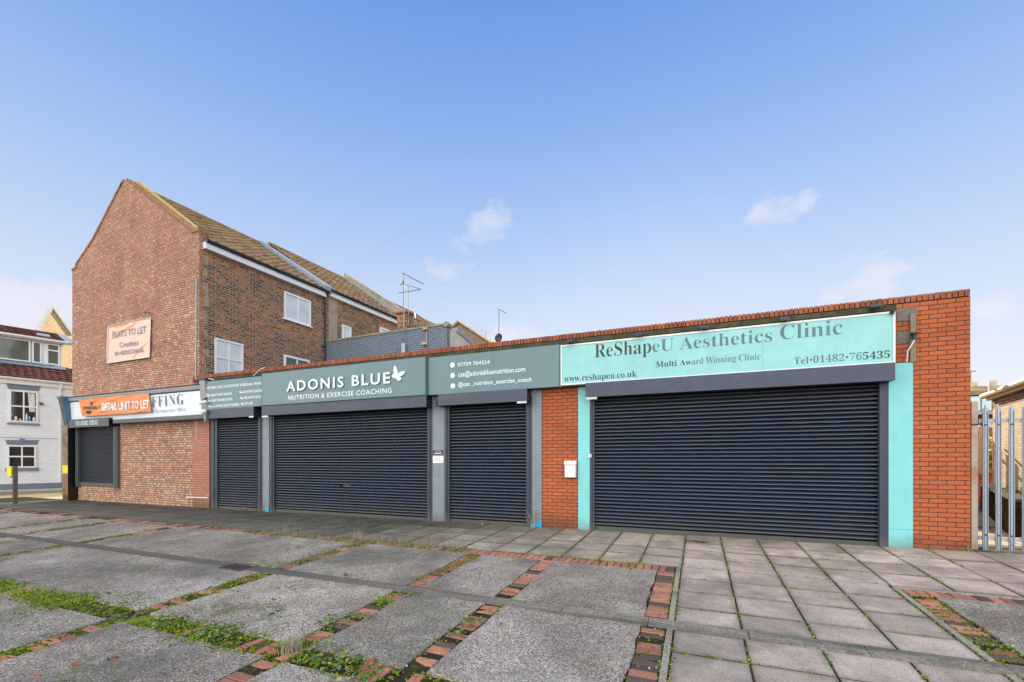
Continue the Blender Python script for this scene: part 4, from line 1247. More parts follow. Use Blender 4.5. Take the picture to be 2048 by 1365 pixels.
# brick on edge along both rakes
def rake(line, w0=-.25, w1=.022):
    m = MB(**GF); R = random.Random(2)
    for i in range(len(line) - 1):
        a, b = Vector(line[i]), Vector(line[i + 1])
        d = (b - a); L_ = d.length; d.normalize(); n_ = Vector((-d.y, d.x))
        if n_.y < 0: n_ = -n_
        k = max(1, round(L_ / .077))
        for j in range(k):
            p_, q_ = a + d * (L_ * j / k + .004), a + d * (L_ * (j + 1) / k - .004)
            h_ = .085 + R.uniform(-.004, .004)
            m.prism([tuple(p_ + n_ * .004), tuple(q_ + n_ * .004), tuple(q_ + n_ * h_), tuple(p_ + n_ * h_)], w0, w1 + R.uniform(-.003, .003))
    return m
rk = rake(rake_r); l2 = rake(rake_l)
off = len(rk.v); rk.v += l2.v; rk.f += [[i + off for i in f] for f in l2.f]; rk.t += l2.t
rk.box(-15.15, -14.79, gp_(398, 463)[1] + .004, gp_(398, 463)[1] + .12, -.3, .024)
rk.build('rake_coping', 'rake_brick', gh)
mf_ = MB(**GF)
(ra, za), (rb, zb2_) = rake_r[0], rake_r[1]
mf_.prism([(ra, za - .05), (rb, zb2_ - .05), (rb, zb2_ + .10), (ra, za + .145)], -.34, -.255)
mf_.prism([(ra, za + .02), (rb, zb2_ + .0), (rb, zb2_ + .15), (ra, za + .20)], -.46, -.345)
mf_.build('mortar_fillet', 'sunlit_mossy_mortar', gh)
z_e, z_r = 8.56, 11.36
flank = MB(**SF); flank.box(.05, 5.0, -.4, 8.52, -.24, 0.0); flank.build('flank_wall', 'rough_brick', gh)
MB(**SF).box(-.0, .105, -.4, 8.70, -.2, .004).build('brick_quoin', 'gable_brick', gh)
fb = MB(**SF); fb.box(.11, 4.93, 8.29, 8.50, .0, .16); fb.build('fascia_board', 'upvc', gh)
gt = MB(**SF); gt.tube([gt.p(.11, 8.53, .20), gt.p(5.0, 8.53, .20)], .058, 10)
for a in (1.3, 2.6, 3.3, 4.2): gt.tube([gt.p(a, 8.53, .20), gt.p(a + .07, 8.53, .20)], .066, 10)
gt.build('gutter', 'black_plastic', gh)
dp = MB(**SF); dp.tube([dp.p(4.93, 8.5, .20), dp.p(4.93, 8.28, .07), dp.p(4.93, 3.5, .07)], .045, 10)
for zc in (7.6, 6.2, 4.9): dp.box(4.86, 5.0, zc, zc + .04, 0, .09)
dp.build('downpipe', 'black_plastic', gh)
MB(**GF).tube([(-14.93, GY - .02, 3.95), (-14.90, GY - .02, 7.28)], .018, 6).tube([(-14.91, GY - .022, 2.1), (-14.91, GY - .022, 2.72)], .016, 6).build('conduit', 'galv', gh)
A = SP + SU * .24 - SU.cross(Vector((0, 0, 1))) * 0
wv = SU.cross(Vector((0, 0, 1)))
def roof_plane(parent, a0, a1, ze, zr, half, mat='tile_brown', name='roof', oh=.22, tw=.3, th=.34):
    p = SP + SU * a0 + wv * oh + Vector((0, 0, ze))
    return tile_roof(name, mat, parent, p, SU * (a1 - a0), wv * (-half - oh) + Vector((0, 0, zr - ze)), tw, th)
rf = roof_plane(gh, .26, 4.80, z_e, z_r, 4.0)
rd_ = MB(**SF); rd_.tube([rd_.p(.2, z_r + .0, -4.0), rd_.p(5.0, z_r + .0, -4.0)], .11, 10); rd_.build('ridge_tiles', 'tile_brown', rf)
bk = MB(**SF); bk.add([bk.p(.2, z_r - .02, -4.0), bk.p(5.0, z_r - .02, -4.0), bk.p(5.0, 8.7, -7.6), bk.p(.2, 8.7, -7.6)], [(0, 1, 2, 3)]); bk.build('rear_slope', 'tile_brown', rf)
MB(o=(XL, GY, 0), u=(0.0, -1, 0)).box(-5.0, -.24, -.4, 8.7, -.24, 0).build('street_wall', 'gable_brick', gh)
nrm_s = SU.cross(wv * -1 + Vector((0, 0, .7)))
def sloped_bar(name, parent, mat, a0, a1, ze, zr, half, oh, h0, h1, lip=0.0):
    """bar lying up the roof slope between a0 and a1"""
    m = MB(**SF)
    P_ = []
    for h in (h0, h1):
        for a, c, z in ((a0, oh, ze), (a1, oh, ze), (a1, -half, zr), (a0, -half, zr)):
            P_.append(m.p(a, z + h, c))
    m.hexa(P_)
    return m.build(name, mat, parent)
sloped_bar('lead_flashing', gh, 'lead', 4.80, 5.28, z_e - .01, z_r - .01, 4.02, .24, .0, .19)
a_, z_ = sp(427.5, 677); 
window(gh, SP, SU, .47, 1.43, 4.20, 5.50, (.5,), (.52,), 'blind', t=.06)
window(gh, SP, SU, 3.04, 4.25, 6.89, 7.93, (.52,), (), 'blind', t=.07)
MB(**SF).box(2.98, 4.31, 6.84, 6.885, -.05, .07).build('sill', 'upvc', gh)
window(gh, SP, SU, 3.03, 4.20, 4.40, 5.49, (.5,), (), 'glass_green', t=.08)
vt = MB(**SF); q = sp(483, 535); vt.tube([vt.p(q[0], q[1], -.02), vt.p(q[0], q[1], .012)], .05, 12); vt.build('vent', 'dark_grey', gh)
# missing mortar and broken quoins on the flank: ragged brick stubs
st = MB(**SF); R = random.Random(4)
z = 3.8
while z < 8.2:
    h = R.choice((.075, .15, .225)); l_ = R.uniform(.02, .11)
    st.box(.105, .105 + l_, z, z + h - .012, -.05, R.uniform(.006, .03)); z += h + R.choice((0, .075, .15))
st.build('toothed_bricks', 'gable_brick', gh)
mt = MB(**SF)
for k in range(9):
    z0_ = 3.9 + k * .5 + R.uniform(-.1, .1); mt.box(.11, .11 + R.uniform(.10, .2), z0_, z0_ + R.uniform(.2, .42), -.02, .0045)
mt.build('mortar_patch', 'beige_render', gh)
# iron brackets on the gable
ib = MB()
for (xa, ya), (xb_, yb) in (((287, 624), (301, 627)), ((325, 682), (330, 685)), ((327, 628), (331, 629)), ((240, 372), (242, 366))):
    ib.tube([fac(xa, ya, GY), fac(xa, ya, GY - .06), fac(xb_, yb, GY - .1)], .014, 6)
ib.build('iron_bracket', 'dark_grey', gh)

# shopfront at the foot of the gable
sf = thing('shop_fascia', 'white fascia sign with grey serif letters half hidden by an orange banner', 'shop sign', (-18.6, GY, 2.6))
FY = GY - .20
zt_ = (fac(140, 806, FY).z + fac(402, 783, FY).z) / 2; zb_ = (fac(140, 851, FY).z + fac(405, 823, FY).z) / 2
fx0, fx1 = fac(135.5, 820, FY).x, fac(404, 800, FY).x
MB().extr([(zb_, .03), (zb_, .19), (zt_, .235), (zt_, .03)], fx0, fx1).build('panel', 'white_sign', sf)
ff = (zt_ - zb_)
u0, u1 = fac(307.5, 814, FY).x, fac(370.2, 810, FY).x
text('lettering', serif('FFING'), 'letter_grey', sf, (0, 0, 0), (1, 0, 0), u0, u1, (fac(307.5, 814.2, FY).z + fac(370.2, 810, FY).z) / 2, fac(370, 788.5, FY).z, .238, offset=-.016, space=1.2)
text('small_lettering', serif('& Temporary Hire'), 'dish', sf, (0, 0, 0), (1, 0, 0), fac(306.5, 825, FY).x, fac(374.6, 821.5, FY).x, (fac(306.5, 825.8, FY).z + fac(374.6, 822, FY).z) / 2, fac(374, 815.8, FY).z, .236, offset=-.012, space=1.25)
cn_ = MB()
cn_.extr([(zt_ + .02, .02), (zt_ + .05, .27), (zt_ + .13, .31), (zt_ + .16, .31), (zt_ + .16, .02)], fx0 - .1, fx1 + .05)
cn_.build('cornice', 'cornice_grey', sf)
c2_ = MB(); c2_.extr([(zt_ + .165, .02), (zt_ + .165, .34), (zt_ + .195, .345), (zt_ + .215, .02)], fx0 - .35, fx1 + .02)
c2_.build('lead_capping', 'dark_grey', sf)
gb = MB(); hy = GY - .30
gb.box(fac(225, 840, hy).x, fac(409, 825, hy).x, fac(228, 847, hy).z, zb_ - .005, -.02, .27)
gb.build('lower_box', 'charcoal', sf)
# leaning fluted corbel and the dark corner pier
cb = thing('corner_pier', 'glossy black corner pier with painted gold reflection and a grey fluted bracket on top', 'pier', (-22.3, GY, -.09))
cx0, cx1 = fac(112.5, 800, GY - .5).x, fac(127.5, 800, GY - .5).x
px0, px1 = fac(125, 950, GY - .30).x, fac(136, 950, GY - .30).x
zc0, zc1 = fac(120, 852, GY - .35).z, fac(120, 796, GY - .5).z
MB().box(px0, px1, -.3, zc0 - .003, -.02, .28).build('pier', 'black_gloss', cb)
MB().box(px0 + .004, px1 - .004, -.2, zc0 - .01, .28, .284).build('front_reflection', 'gold_reflection', cb)
MB().box(px0 + .006, px1 - .01, fac(130, 947, GY - .3).z, fac(130, 931, GY - .3).z, .284, .2865).build('yellow_reflection', 'yellow', cb)  # yellow spot of the same painted reflection
cm = MB(); cm.extr([(zc0, -.02), (zc0, .30), (zc1, .47), (zc1 + .05, .47), (zc1 + .05, -.02)], cx0 + .1, px1 + .04)
cm.build('bracket', 'stall_blue', cb)
fl_ = MB()
for k in range(7):
    a = cx0 + .12 + (px1 + .04 - cx0 - .12) * k / 7
    fl_.extr([(zc0 + .05, .302), (zc0 + .05, .316), (zc1 - .06, .480), (zc1 - .06, .462)], a + .012, a + (px1 + .04 - cx0 - .12) / 7 - .012)
fl_.box(cx0 + .08, px1 + .05, zc1 - .0, zc1 + .06, .1, .50)
fl_.build('fluting', 'corbel_grey', cb)
# small shutter of the corner shop
gs = dict(o=(0, GY, 0), u=(1, 0, 0))
cy = GY - .07
wx0, wx1 = fac(157.5, 900, cy).x, fac(230.5, 900, cy).x
wz0 = (fac(157, 971, cy).z + fac(231, 973, cy).z) / 2
g4 = shutter(gh, wx0, wx1, wz0, fac(190, 856, cy).z, (fac(154.5, 900, cy).x, wx0), (wx1, fac(236, 900, cy).x), deep=.4, c=.045, mat='slats_grey', fr=gs, gmat='charcoal', barmat='charcoal', seed=12)
hy2 = GY - .33
h5 = hood(g4, fac(137, 845, hy2).x, fac(217.5, 845, hy2).x, (fac(137, 857, hy2).z + fac(217, 851.5, hy2).z) / 2, fac(170, 838.2, hy2).z, .33, 'charcoal', gs, 'black_gloss', c0=0.0)
text('lettering', serif('TEL:01482 420542'), 'letter_white', h5, (0, GY, 0), (1, 0, 0), fac(151.2, 850, hy2).x, fac(196, 848, hy2).x, (fac(151, 852.4, hy2).z + fac(196, 849.4, hy2).z) / 2, fac(196, 840.0, hy2).z, .333, offset=-.012)
# cctv corner
ct = thing('sign_end_box', 'weathered grey tapered end box between the white fascia and the grey sign', 'sign end', (-14.4, -.02, 2.9))
e0, e1 = fac(398, 800, -.30).x, fac(409.5, 800, -.30).x
MB().extr([(2.75, .0), (2.75, .20), (3.86, .30), (3.92, .30), (3.92, .0)], e0, e1).build('box', 'grey_steel', ct)
MB().extr([(3.925, .0), (3.925, .34), (3.97, .34), (3.97, .0)], e0 - .05, e1 + .04).build('cap', 'dark_grey', ct)
def camera_dome(x_, y_, label, kind):
    p = fac(x_, y_, -.36)
    t = thing('security_camera', label, 'security camera', p, 'security cameras beside the grey sign')
    if kind == 'bullet':
        MB().box(p.x - .13, p.x + .14, p.z + .02, p.z + .30, .225, .262).build('back_box', 'grey_steel', t)
        MB().tube([p + Vector((0, .10, .17)), p + Vector((.01, -.03, .03))], [.03, .03], 10).build('arm', 'black_plastic', t)
        MB().tube([p + Vector((.06, .05, .04)), p + Vector((-.06, -.07, -.01))], [.052, .056], 14).build('body', 'plastic_white', t)
        MB().tube([p + Vector((-.061, -.071, -.01)), p + Vector((-.066, -.076, -.012))], .036, 12).build('lens', 'black_plastic', t)
    else:
        m = MB(); m.tube([p + Vector((0, 0, .07)), p + Vector((0, 0, .02)), p + Vector((0, 0, -.03)), p + Vector((0, 0, -.065))], [.075, .08, .062, .02], 14); m.build('dome', 'plastic_white', t, smooth=True)
        MB().box(p.x - .03, p.x + .03, p.z - .28, p.z - .0, .20, .34).build('bracket', 'grey_steel', t)
camera_dome(406.5, 806, 'white bullet security camera on a grey back box beside the listing sign', 'bullet')
camera_dome(408, 824.5, 'white dome security camera below the bullet camera at the fascia end', 'dome')
MB_c = MB(); 
for pts_ in (((417, 757.5), (424, 759), (428, 761)), ((507, 752), (515, 744), (522, 738), (530, 735.5))):
    MB_c.tube([fac(a, b, -.24) for a, b in pts_], .011, 6)
MB_c.build('loose_cable', 'plastic_white', shop)

# banners
t_surf = {}
def banner(name, label, corners, y, mat, sag, R, nx=36, ny=20, amp=.02):
    t = thing(name, label, 'banner', fac(*corners[3], y))
    m = MB()
    C = [fac(*c_, y) for c_ in corners]      # TL TR BR BL
    P_ = []
    for j in range(ny + 1):
        for i in range(nx + 1):
            s_, r_ = i / nx, j / ny
            p = (C[0] * (1 - s_) + C[1] * s_) * (1 - r_) + (C[3] * (1 - s_) + C[2] * s_) * r_
            n1 = noise.noise(Vector((s_ * 3.2 + r_ * 2.6 + R, r_ * 1.4 - s_ * .6, 1)))
            ridge = (1 - abs(n1) * 2)
            d = amp * ridge + amp * .6 * noise.noise(Vector((s_ * 9, r_ * 6, R)))
            env = min(1, 6 * s_ * (1 - s_) + .25)
            p = p + Vector((0, -d * env - .012, sag * math.sin(math.pi * s_) * (.4 - r_) * .5))
            P_.append(p)
    F_ = [((j + 1) * (nx + 1) + i, (j + 1) * (nx + 1) + i + 1, j * (nx + 1) + i + 1, j * (nx + 1) + i) for j in range(ny) for i in range(nx)]
    m.add(P_, F_)
    def surf(q):
        a_, b_ = C[0], C[1]
        s_ = max(0, min(1, (q.x - C[3].x) / (C[1].x - C[3].x)))
        zt2 = C[0].z + (C[1].z - C[0].z) * s_; zb2 = C[3].z + (C[2].z - C[3].z) * s_
        r_ = max(0, min(1, (zt2 - q.z) / (zt2 - zb2)))
        n1 = noise.noise(Vector((s_ * 3.2 + r_ * 2.6 + R, r_ * 1.4 - s_ * .6, 1)))
        d = amp * (1 - abs(n1) * 2) + amp * .6 * noise.noise(Vector((s_ * 9, r_ * 6, R)))
        return y - d * min(1, 6 * s_ * (1 - s_) + .25) - .012
    t_surf[t.name] = surf
    return t, m.build('vinyl', mat, t, smooth=True), C
b1, v1_, C = banner('letting_banner', 'faded peach banner with grey letters and a phone number high on the gable', ((217.6, 653.4), (302.9, 635.8), (300.7, 715), (216.5, 727.5)), GY - .03, 'banner_pink', .03, 3.0, amp=.012)
hem = MB()
for a, b in ((0, 1), (1, 2), (2, 3), (3, 0)):
    hem.tube([C[a] + Vector((0, -.03, 0)), (C[a] + C[b]) / 2 + Vector((0, -.04, 0)), C[b] + Vector((0, -.03, 0))], .016, 4)
hem.build('white_hem', 'white_frame', b1)
by = GY - .07
def bline(parent, body, L_, R_, top, mat, y, c, off=.0, name='lettering', **k):
    A_, B_ = fac(*L_, y), fac(*R_, y); T_ = fac(*top, y)
    sl_ = (B_.z - A_.z) / (B_.x - A_.x)
    o_ = text(name, body, mat, parent, (0, 0, 0), (1, 0, 0), A_.x, B_.x, A_.z, A_.z + (T_.z - B_.z), c, offset=off, slope=sl_, depth=.002, **k)
    for v in o_.data.vertices:
        q = v.co + ORG[parent.name]
        v.co.y += t_surf[parent.name](q) - .014 - (-c)
    return o_
bline(b1, 'FLATS TO LET', (224.2, 676.5), (291.2, 665.5), (291, 651.8), 'banner_text', by, .055, .012)
bline(b1, 'Crestlets', (238.5, 695.2), (275.4, 689.9), (275, 679.8), 'banner_text', by, .055, .012)
bline(b1, '01482652666', (228.6, 711.8), (286, 704), (286, 695.4), 'banner_text', by, .055, .014)
oy = GY - .30
b2, v2_, C2 = banner('letting_banner', 'orange banner with bold white capitals and a dark bowl logo tied over the white fascia', ((158.5, 800.5), (298.5, 787), (303.5, 824), (165.2, 833.3)), oy, 'banner_orange', .04, 7.0, amp=.032)
oc = .325
bline(b2, 'RETAIL UNIT TO LET', (205.4, 822.0), (298.6, 816.2), (298.5, 799.8), 'white_frame', oy - .03, .335, .035, space=.97)
bline(b2, 'crestlets', (166.8, 820), (193.7, 818.4), (193.5, 810.2), 'letter_dark', oy - .03, .335, .008)
lgm = MB()
q0 = fac(172.8, 822.3, oy - .03); q1 = fac(182, 821.5, oy - .03)
cxm, rx_ = (q0.x + q1.x) / 2, (q1.x - q0.x) / 2
lgm.prism([(cxm + rx_ * math.cos(t), q0.z + .0 + 0.115 * math.sin(t)) for t in [math.pi + math.pi * i / 14 for i in range(15)]], .335, .338)
q2 = fac(183.8, 807.5, oy - .03)
lgm.prism([(q2.x + .05 * math.cos(t), q2.z + .055 * math.sin(t)) for t in [2 * math.pi * i / 16 for i in range(16)]], .335, .338)
lgm.build('bowl_logo', 'letter_dark', b2)

# ---------------------------------------------------------------- terrace behind: two further houses
h2t = thing('terrace_house', 'brown tiled terrace house behind the corner house with a beige rendered strip', 'house', SP + SU * 7)
MB(**SF).box(5.02, 10.2, -.4, 8.62, -.24, .03).build('rear_wall', 'rough_brick', h2t)
MB(**SF).box(5.14, 5.60, -.4, 8.42, .03, .055).build('render_strip', 'beige_render', h2t)
MB(**SF).box(5.14, 10.1, 8.40, 8.61, .03, .18).build('fascia_board', 'upvc', h2t)
g2 = MB(**SF); g2.tube([g2.p(5.1, 8.64, .23), g2.p(10.05, 8.64, .23)], .058, 10)
for a in (6.4, 7.8, 9.2): g2.tube([g2.p(a, 8.64, .23), g2.p(a + .07, 8.64, .23)], .066, 10)
g2.build('gutter', 'black_plastic', h2t)
window(h2t, SP, SU, 5.87, 6.39, 6.4, 7.42, (), (), 'blind', t=.08, c0=.032, c1=.08)
window(h2t, SP, SU, 8.25, 9.2, 6.9, 7.96, (.5,), (), 'blind', t=.08, c0=.032, c1=.08)
r2 = roof_plane(h2t, 5.28, 9.85, 8.68, 11.58, 4.0)
q2 = MB(**SF); q2.tube([q2.p(5.3, 11.56, -4), q2.p(10, 11.56, -4)], .11, 10); q2.build('ridge_tiles', 'tile_brown', r2)
q3 = MB(**SF); q3.add([q3.p(5.2, 11.5, -4.0), q3.p(10, 11.5, -4.0), q3.p(10, 8.7, -7.8), q3.p(5.2, 8.7, -7.8)], [(0, 1, 2, 3)]); q3.build('rear_slope', 'tile_brown', r2)
sloped_bar('lead_flashing', h2t, 'lead', 9.80, 9.99, 8.68, 11.58, 4.0, .24, .0, .09)
sloped_bar('parapet', h2t, 'concrete', 9.99, 10.35, 8.72, 11.62, 4.15, .28, -.2, .42)

h3t = thing('terrace_house', 'farthest terrace house, only its golden tiled roof showing past the concrete parapet', 'house', SP + SU * 16)
MB(**SF).box(10.36, 23, -.4, 8.62, -.24, .0).build('rear_wall', 'rough_brick', h3t)
r3 = roof_plane(h3t, 10.36, 16.0, 8.66, 11.55, 4.0)
roof_plane(h3t, 16.3, 23.0, 8.60, 11.45, 4.0)
sloped_bar('lead_flashing', h3t, 'lead', 16.0, 16.3, 8.62, 11.5, 4.0, .24, .0, .1)
q3 = MB(**SF); q3.add([q3.p(10.3, 11.48, -4.0), q3.p(23, 11.4, -4.0), q3.p(23, 8.7, -7.8), q3.p(10.3, 8.7, -7.8)], [(0, 1, 2, 3)]); q3.build('rear_slope', 'tile_brown', r3)

# blue painted rear extension
BY = 5.02
ex = thing('rear_extension', 'blue painted brick rear extension with a stained white end wall', 'extension', (-11.5, BY, 0))
bx0, bx1 = -14.52, fac(894, 660, BY).x
bz0, bz1 = fac(650, 685, BY).z, fac(894, 650, BY).z
fe = atx(946, 692, bx1)
MB(o=(0, BY, 0)).prism([(bx0, -.3), (bx1, -.3), (bx1, bz1), (bx0, bz0)], -.22, 0).build('painted_wall', 'blue_brick', ex)
cpm = MB(o=(0, BY, 0)); cpm.prism([(bx0, bz0 + .004), (bx1 + .03, bz1 + .004), (bx1 + .03, bz1 + .07), (bx0, bz0 + .06)], -.26, .03); cpm.build('coping', 'concrete', ex)
cpm = MB(); cpm.tube([(bx1 - .02, BY - .06, bz1 + .02), (bx1 - .02, BY + .3, bz1 + .02)], .10, 12); cpm.build('coping_end', 'concrete', ex)
ew = MB(o=(bx1, BY + .22, 0), u=(0, 1, 0))
Ld = fe.y - BY - .22
ew.prism([(0, -.3), (Ld + 2, -.3), (Ld + 2, fe.z - (bz1 - fe.z) / Ld * 2), (0, bz1)], -.2, 0.0)
ew.build('end_wall', 'white_render', ex)
vg = MB(o=(bx1, BY + .22, 0), u=(0, 1, 0))
for k in range(9):
    t0, t1 = .25 + .75 * k / 9, .25 + .75 * (k + .92) / 9
    zz = lambda t: bz1 + (fe.z - bz1) * t
    vg.prism([(Ld * t0, zz(t0) + .0), (Ld * t1, zz(t1) + .0), (Ld * t1, zz(t1) + .13), (Ld * t0, zz(t0) + .16)], -1.2, .04)
vg.build('verge_tiles', 'lead', ex)
bits = MB()
p = fac(797, 705, BY - .05); 
bits.tube([fac(853, 664, BY - .06), fac(852.5, 692, BY - .06)], .022, 6); bits.box(fac(851, 690, BY).x - .1, fac(851, 690, BY).x + .1, fac(851, 691, BY).z, fac(851, 691, BY).z + .09, -BY, -BY + .12)
bits.box(fac(851, 660, BY).x - .08, fac(851, 660, BY).x + .12, fac(851, 661, BY).z, fac(851, 661, BY).z + .1, -BY, -BY + .1)
bits.build('stub_pipe', 'rust_post', ex)

chm = thing('chimney_stack', 'short red brick chimney stack behind the blue wall beside the dish', 'chimney', (fac(800, 640, 6.4).x, 6.4, 6))
c0_, c1_ = fac(794, 655, 6.4), fac(815, 622, 6.4)
MB(o=(0, 6.4, 0)).box(c0_.x, c1_.x, 5.5, c1_.z - .08, -.5, 0).build('stack', 'rough_brick', chm)
MB(o=(0, 6.4, 0)).box(c0_.x - .05, c1_.x + .05, c1_.z - .077, c1_.z, -.55, .05).build('cap', 'shop_brick', chm)
def dish(ctr, nrm, r, label, mat='dish', stem=True):
    t = thing('satellite_dish', label, 'satellite dish', ctr)
    nrm = Vector(nrm).normalized()
    x = nrm.cross(Vector((0, 0, 1))).normalized(); y_ = nrm.cross(x)
    m = MB(); n = 24; P_ = [ctr - nrm * .10]
    for k in (1, 2, 3, 4):
        q = k / 4
        P_ += [ctr - nrm * (.10 * (1 - q * q)) + (x * math.cos(a) * .85 + y_ * math.sin(a)) * r * q for a in [2 * math.pi * i / n for i in range(n)]]
    F_ = [(0, 1 + i, 1 + (i + 1) % n) for i in range(n)]
    for k in range(3):
        F_ += [(1 + k * n + i, 1 + (k + 1) * n + i, 1 + (k + 1) * n + (i + 1) % n, 1 + k * n + (i + 1) % n) for i in range(n)]
    m.add(P_, F_); m.build('reflector', mat, t, smooth=True)
    a = MB(); a.tube([ctr - y_ * -r * .9, ctr + nrm * r * .9], .012, 6); a.tube([ctr + nrm * r * .85, ctr + nrm * r * 1.1], .035, 8); a.build('feed_arm', 'dark_grey', t)
    b = MB(); b.tube([ctr - nrm * .1, ctr - nrm * .25, ctr - nrm * .25 + Vector((0, 0, -r * 1.3))], .022, 6); b.build('mount', 'dark_grey', t)
p = fac(826, 637, 6.3)
dish(p, (-.75, -.6, .25), .26, 'pale grey satellite dish facing left behind the end of the blue wall')
# aerials
def aerial(base, top, boom_px, y, label, n=8, el=.10, r=.022, boxed=False, second=None):
    t = thing('tv_aerial', label, 'aerial', fac(*base, y), 'television aerials against the sky')
    MB().tube([fac(*base, y), fac(*top, y)], r * .8, 8).build('mast', 'aerial', t)
    b = MB()
    for (A_, B_, k) in boom_px:
        a_, c_ = fac(*A_, y - .03), fac(*B_, y - .03)
        b.tube([a_, c_], .013, 6)
        for i in range(k):
            q = a_.lerp(c_, (i + .3) / k)
            d = Vector((0.25, .9, .1)).normalized() * el
            b.tube([q - d, q + d], .005, 4)
    b.build('boom', 'aerial', t)
    if boxed:
        q = fac(803, 567, y); MB(o=(0, y, 0)).box(q.x - .05, q.x + .1, q.z - .05, q.z + .07, .0, .07).build('amplifier', 'galv', t)
        q = fac(805, 697, y); MB(o=(0, y, 0)).box(q.x - .02, q.x + .15, q.z - .18, q.z + .18, .0, .05).build('wall_bracket', 'galv', t)
    return t
aerial((806, 698), (808.3, 546), [((806, 547), (847, 569), 14)], BY - .12, 'tallest aerial on a long mast fixed to the blue wall', boxed=True)
aerial((816.5, 652), (817, 574), [((809, 569), (842, 579), 9), ((798, 586.5), (841, 579.5), 9)], 6.35, 'shorter aerial with two booms meeting at a point beside the tallest one', el=.07, r=.016)
aerial((997.5, 690), (998, 618), [((998, 619.5), (1013, 627), 6)], 6.0, 'thin aerial standing alone above the dark dish', el=.08, r=.018)
aerial((971, 690), (972, 662), [((962, 661), (966, 663), 2)], 9, 'tiny aerial stub on the low roof near the tan gable', el=.05, r=.012)
p = fac(997, 676, 5.6)
dish(p, (.1, -.95, .2), .17, 'small round dark dish peeping over the parapet', 'dark_grey')

# tan gable house in the distance
TGY = 25.0
tgh = thing('distant_house', 'tan brick gable end far behind the shop parapet with a pale verge', 'house', (-19.4, TGY, 0))
ap_, er = fac(918, 646, TGY), fac(987, 692, TGY)
dx = er.x - ap_.x
MB(o=(0, TGY, 0)).prism([(ap_.x - dx * 1.4, -.2), (er.x, -.2), (er.x, er.z), (ap_.x, ap_.z), (ap_.x - dx * 1.4, ap_.z - (ap_.z - er.z) * 1.4)], -.25, 0).build('gable_wall', 'brown_far', tgh)  # tan wall given darker brown brick, its shade put into the colour
v_ = MB(o=(0, TGY, 0))
v_.prism([(er.x + .2, er.z - .1), (er.x + .2, er.z + .12), (ap_.x, ap_.z + .22), (ap_.x, ap_.z)], -9, .15)
v_.prism([(ap_.x, ap_.z), (ap_.x, ap_.z + .22), (ap_.x - dx * 1.45, ap_.z - (ap_.z - er.z) * 1.45 + .2), (ap_.x - dx * 1.45, ap_.z - (ap_.z - er.z) * 1.45)], -9, .15)
v_.build('roof', 'tile_brown', tgh)
MB(o=(0, TGY, 0)).prism([(er.x + .22, er.z - .05), (er.x + .22, er.z + .16), (ap_.x, ap_.z + .30), (ap_.x, ap_.z + .10)], .155, .2).build('verge_board', 'white_render', tgh)

# ---------------------------------------------------------------- white painted house across the street
WF = dict(o=WH_O, u=wu)
def wp(px_, py_, c=0.0):
    o_ = WH_O + wn_ * c
    q = side(px_, py_, o_, (wu.x, wu.y)); return ((q - o_).dot(wu), q.z - WH_O.z)
wh = thing('white_house', 'white painted house across the street with blue grey lintels and a long dormer', 'house', WH_O + wu * 1.5)
ez = wp(0, 757)[1]
AR = 9.0
w = MB(**WF); w.box(-12, AR, -.3, ez, -.25, 0); w.build('front_wall', 'white_brick', wh)
MB(**WF).box(-12, AR, -.1, .30, 0, .025).build('plinth', 'blue_grey', wh)
MB(**WF).box(-12, AR, 2.62, 2.635, 0, .02).build('string_line', 'blue_grey', wh)
def wwin(TL, BR, vs, hs, lint, sill, key=None, split=False):
    (a0, b1), (a1, b0) = wp(*TL), wp(*BR)
    f = window(wh, WH_O, wu, a0, a1, b0, b1, vs, hs, 'glass', t=.075, c0=.002, c1=.06)
    P_ = [wp(*q) for q in lint]
    m = MB(**WF).prism(P_, 0, .03)
    if key: (k0, z1), (k1, z0) = wp(*key[0]), wp(*key[1]); m.prism([(k0 + .03, z0), (k1 - .03, z0), (k1, z1), (k0, z1)], 0.002, .05)
    m.build('lintel', 'blue_grey', wh)
    (s0, z1), (s1, z0) = wp(*sill[0]), wp(*sill[1])
    MB(**WF).box(s0, s1, z0, z1, 0, .09).build('sill', 'blue_grey', wh)
    return f, (a0, a1, b0, b1)
f1, r1 = wwin((13.8, 890.6), (72.5, 935.8), (.5,), (.5,), [(14.2, 890), (73, 890), (77.8, 880.8), (10.3, 880.4)], ((10.5, 936.5), (77, 942)), ((38.9, 877.8), (50.1, 889.7)))
f2, r2_ = wwin((17.5, 779.5), (75.8, 846.5), (.5,), (.5,), [(17, 778.5), (77, 782.5), (81.9, 772.8), (12.4, 767)], ((13.3, 846), (79, 851.5)))
a0, a1, b0, b1 = r2_
cu_ = MB(**WF)
for k in range(5):
    cu_.prism([(a1 - .30 + k * .04, b0 + .55), (a1 - .27 + k * .04, b0 + .55), (a1 - .24 + k * .04 - .04, b1 - .1), (a1 - .36 + k * .05, b1 - .1)], .020, .024)
cu_.build('curtain', 'cream_gutter', f2)
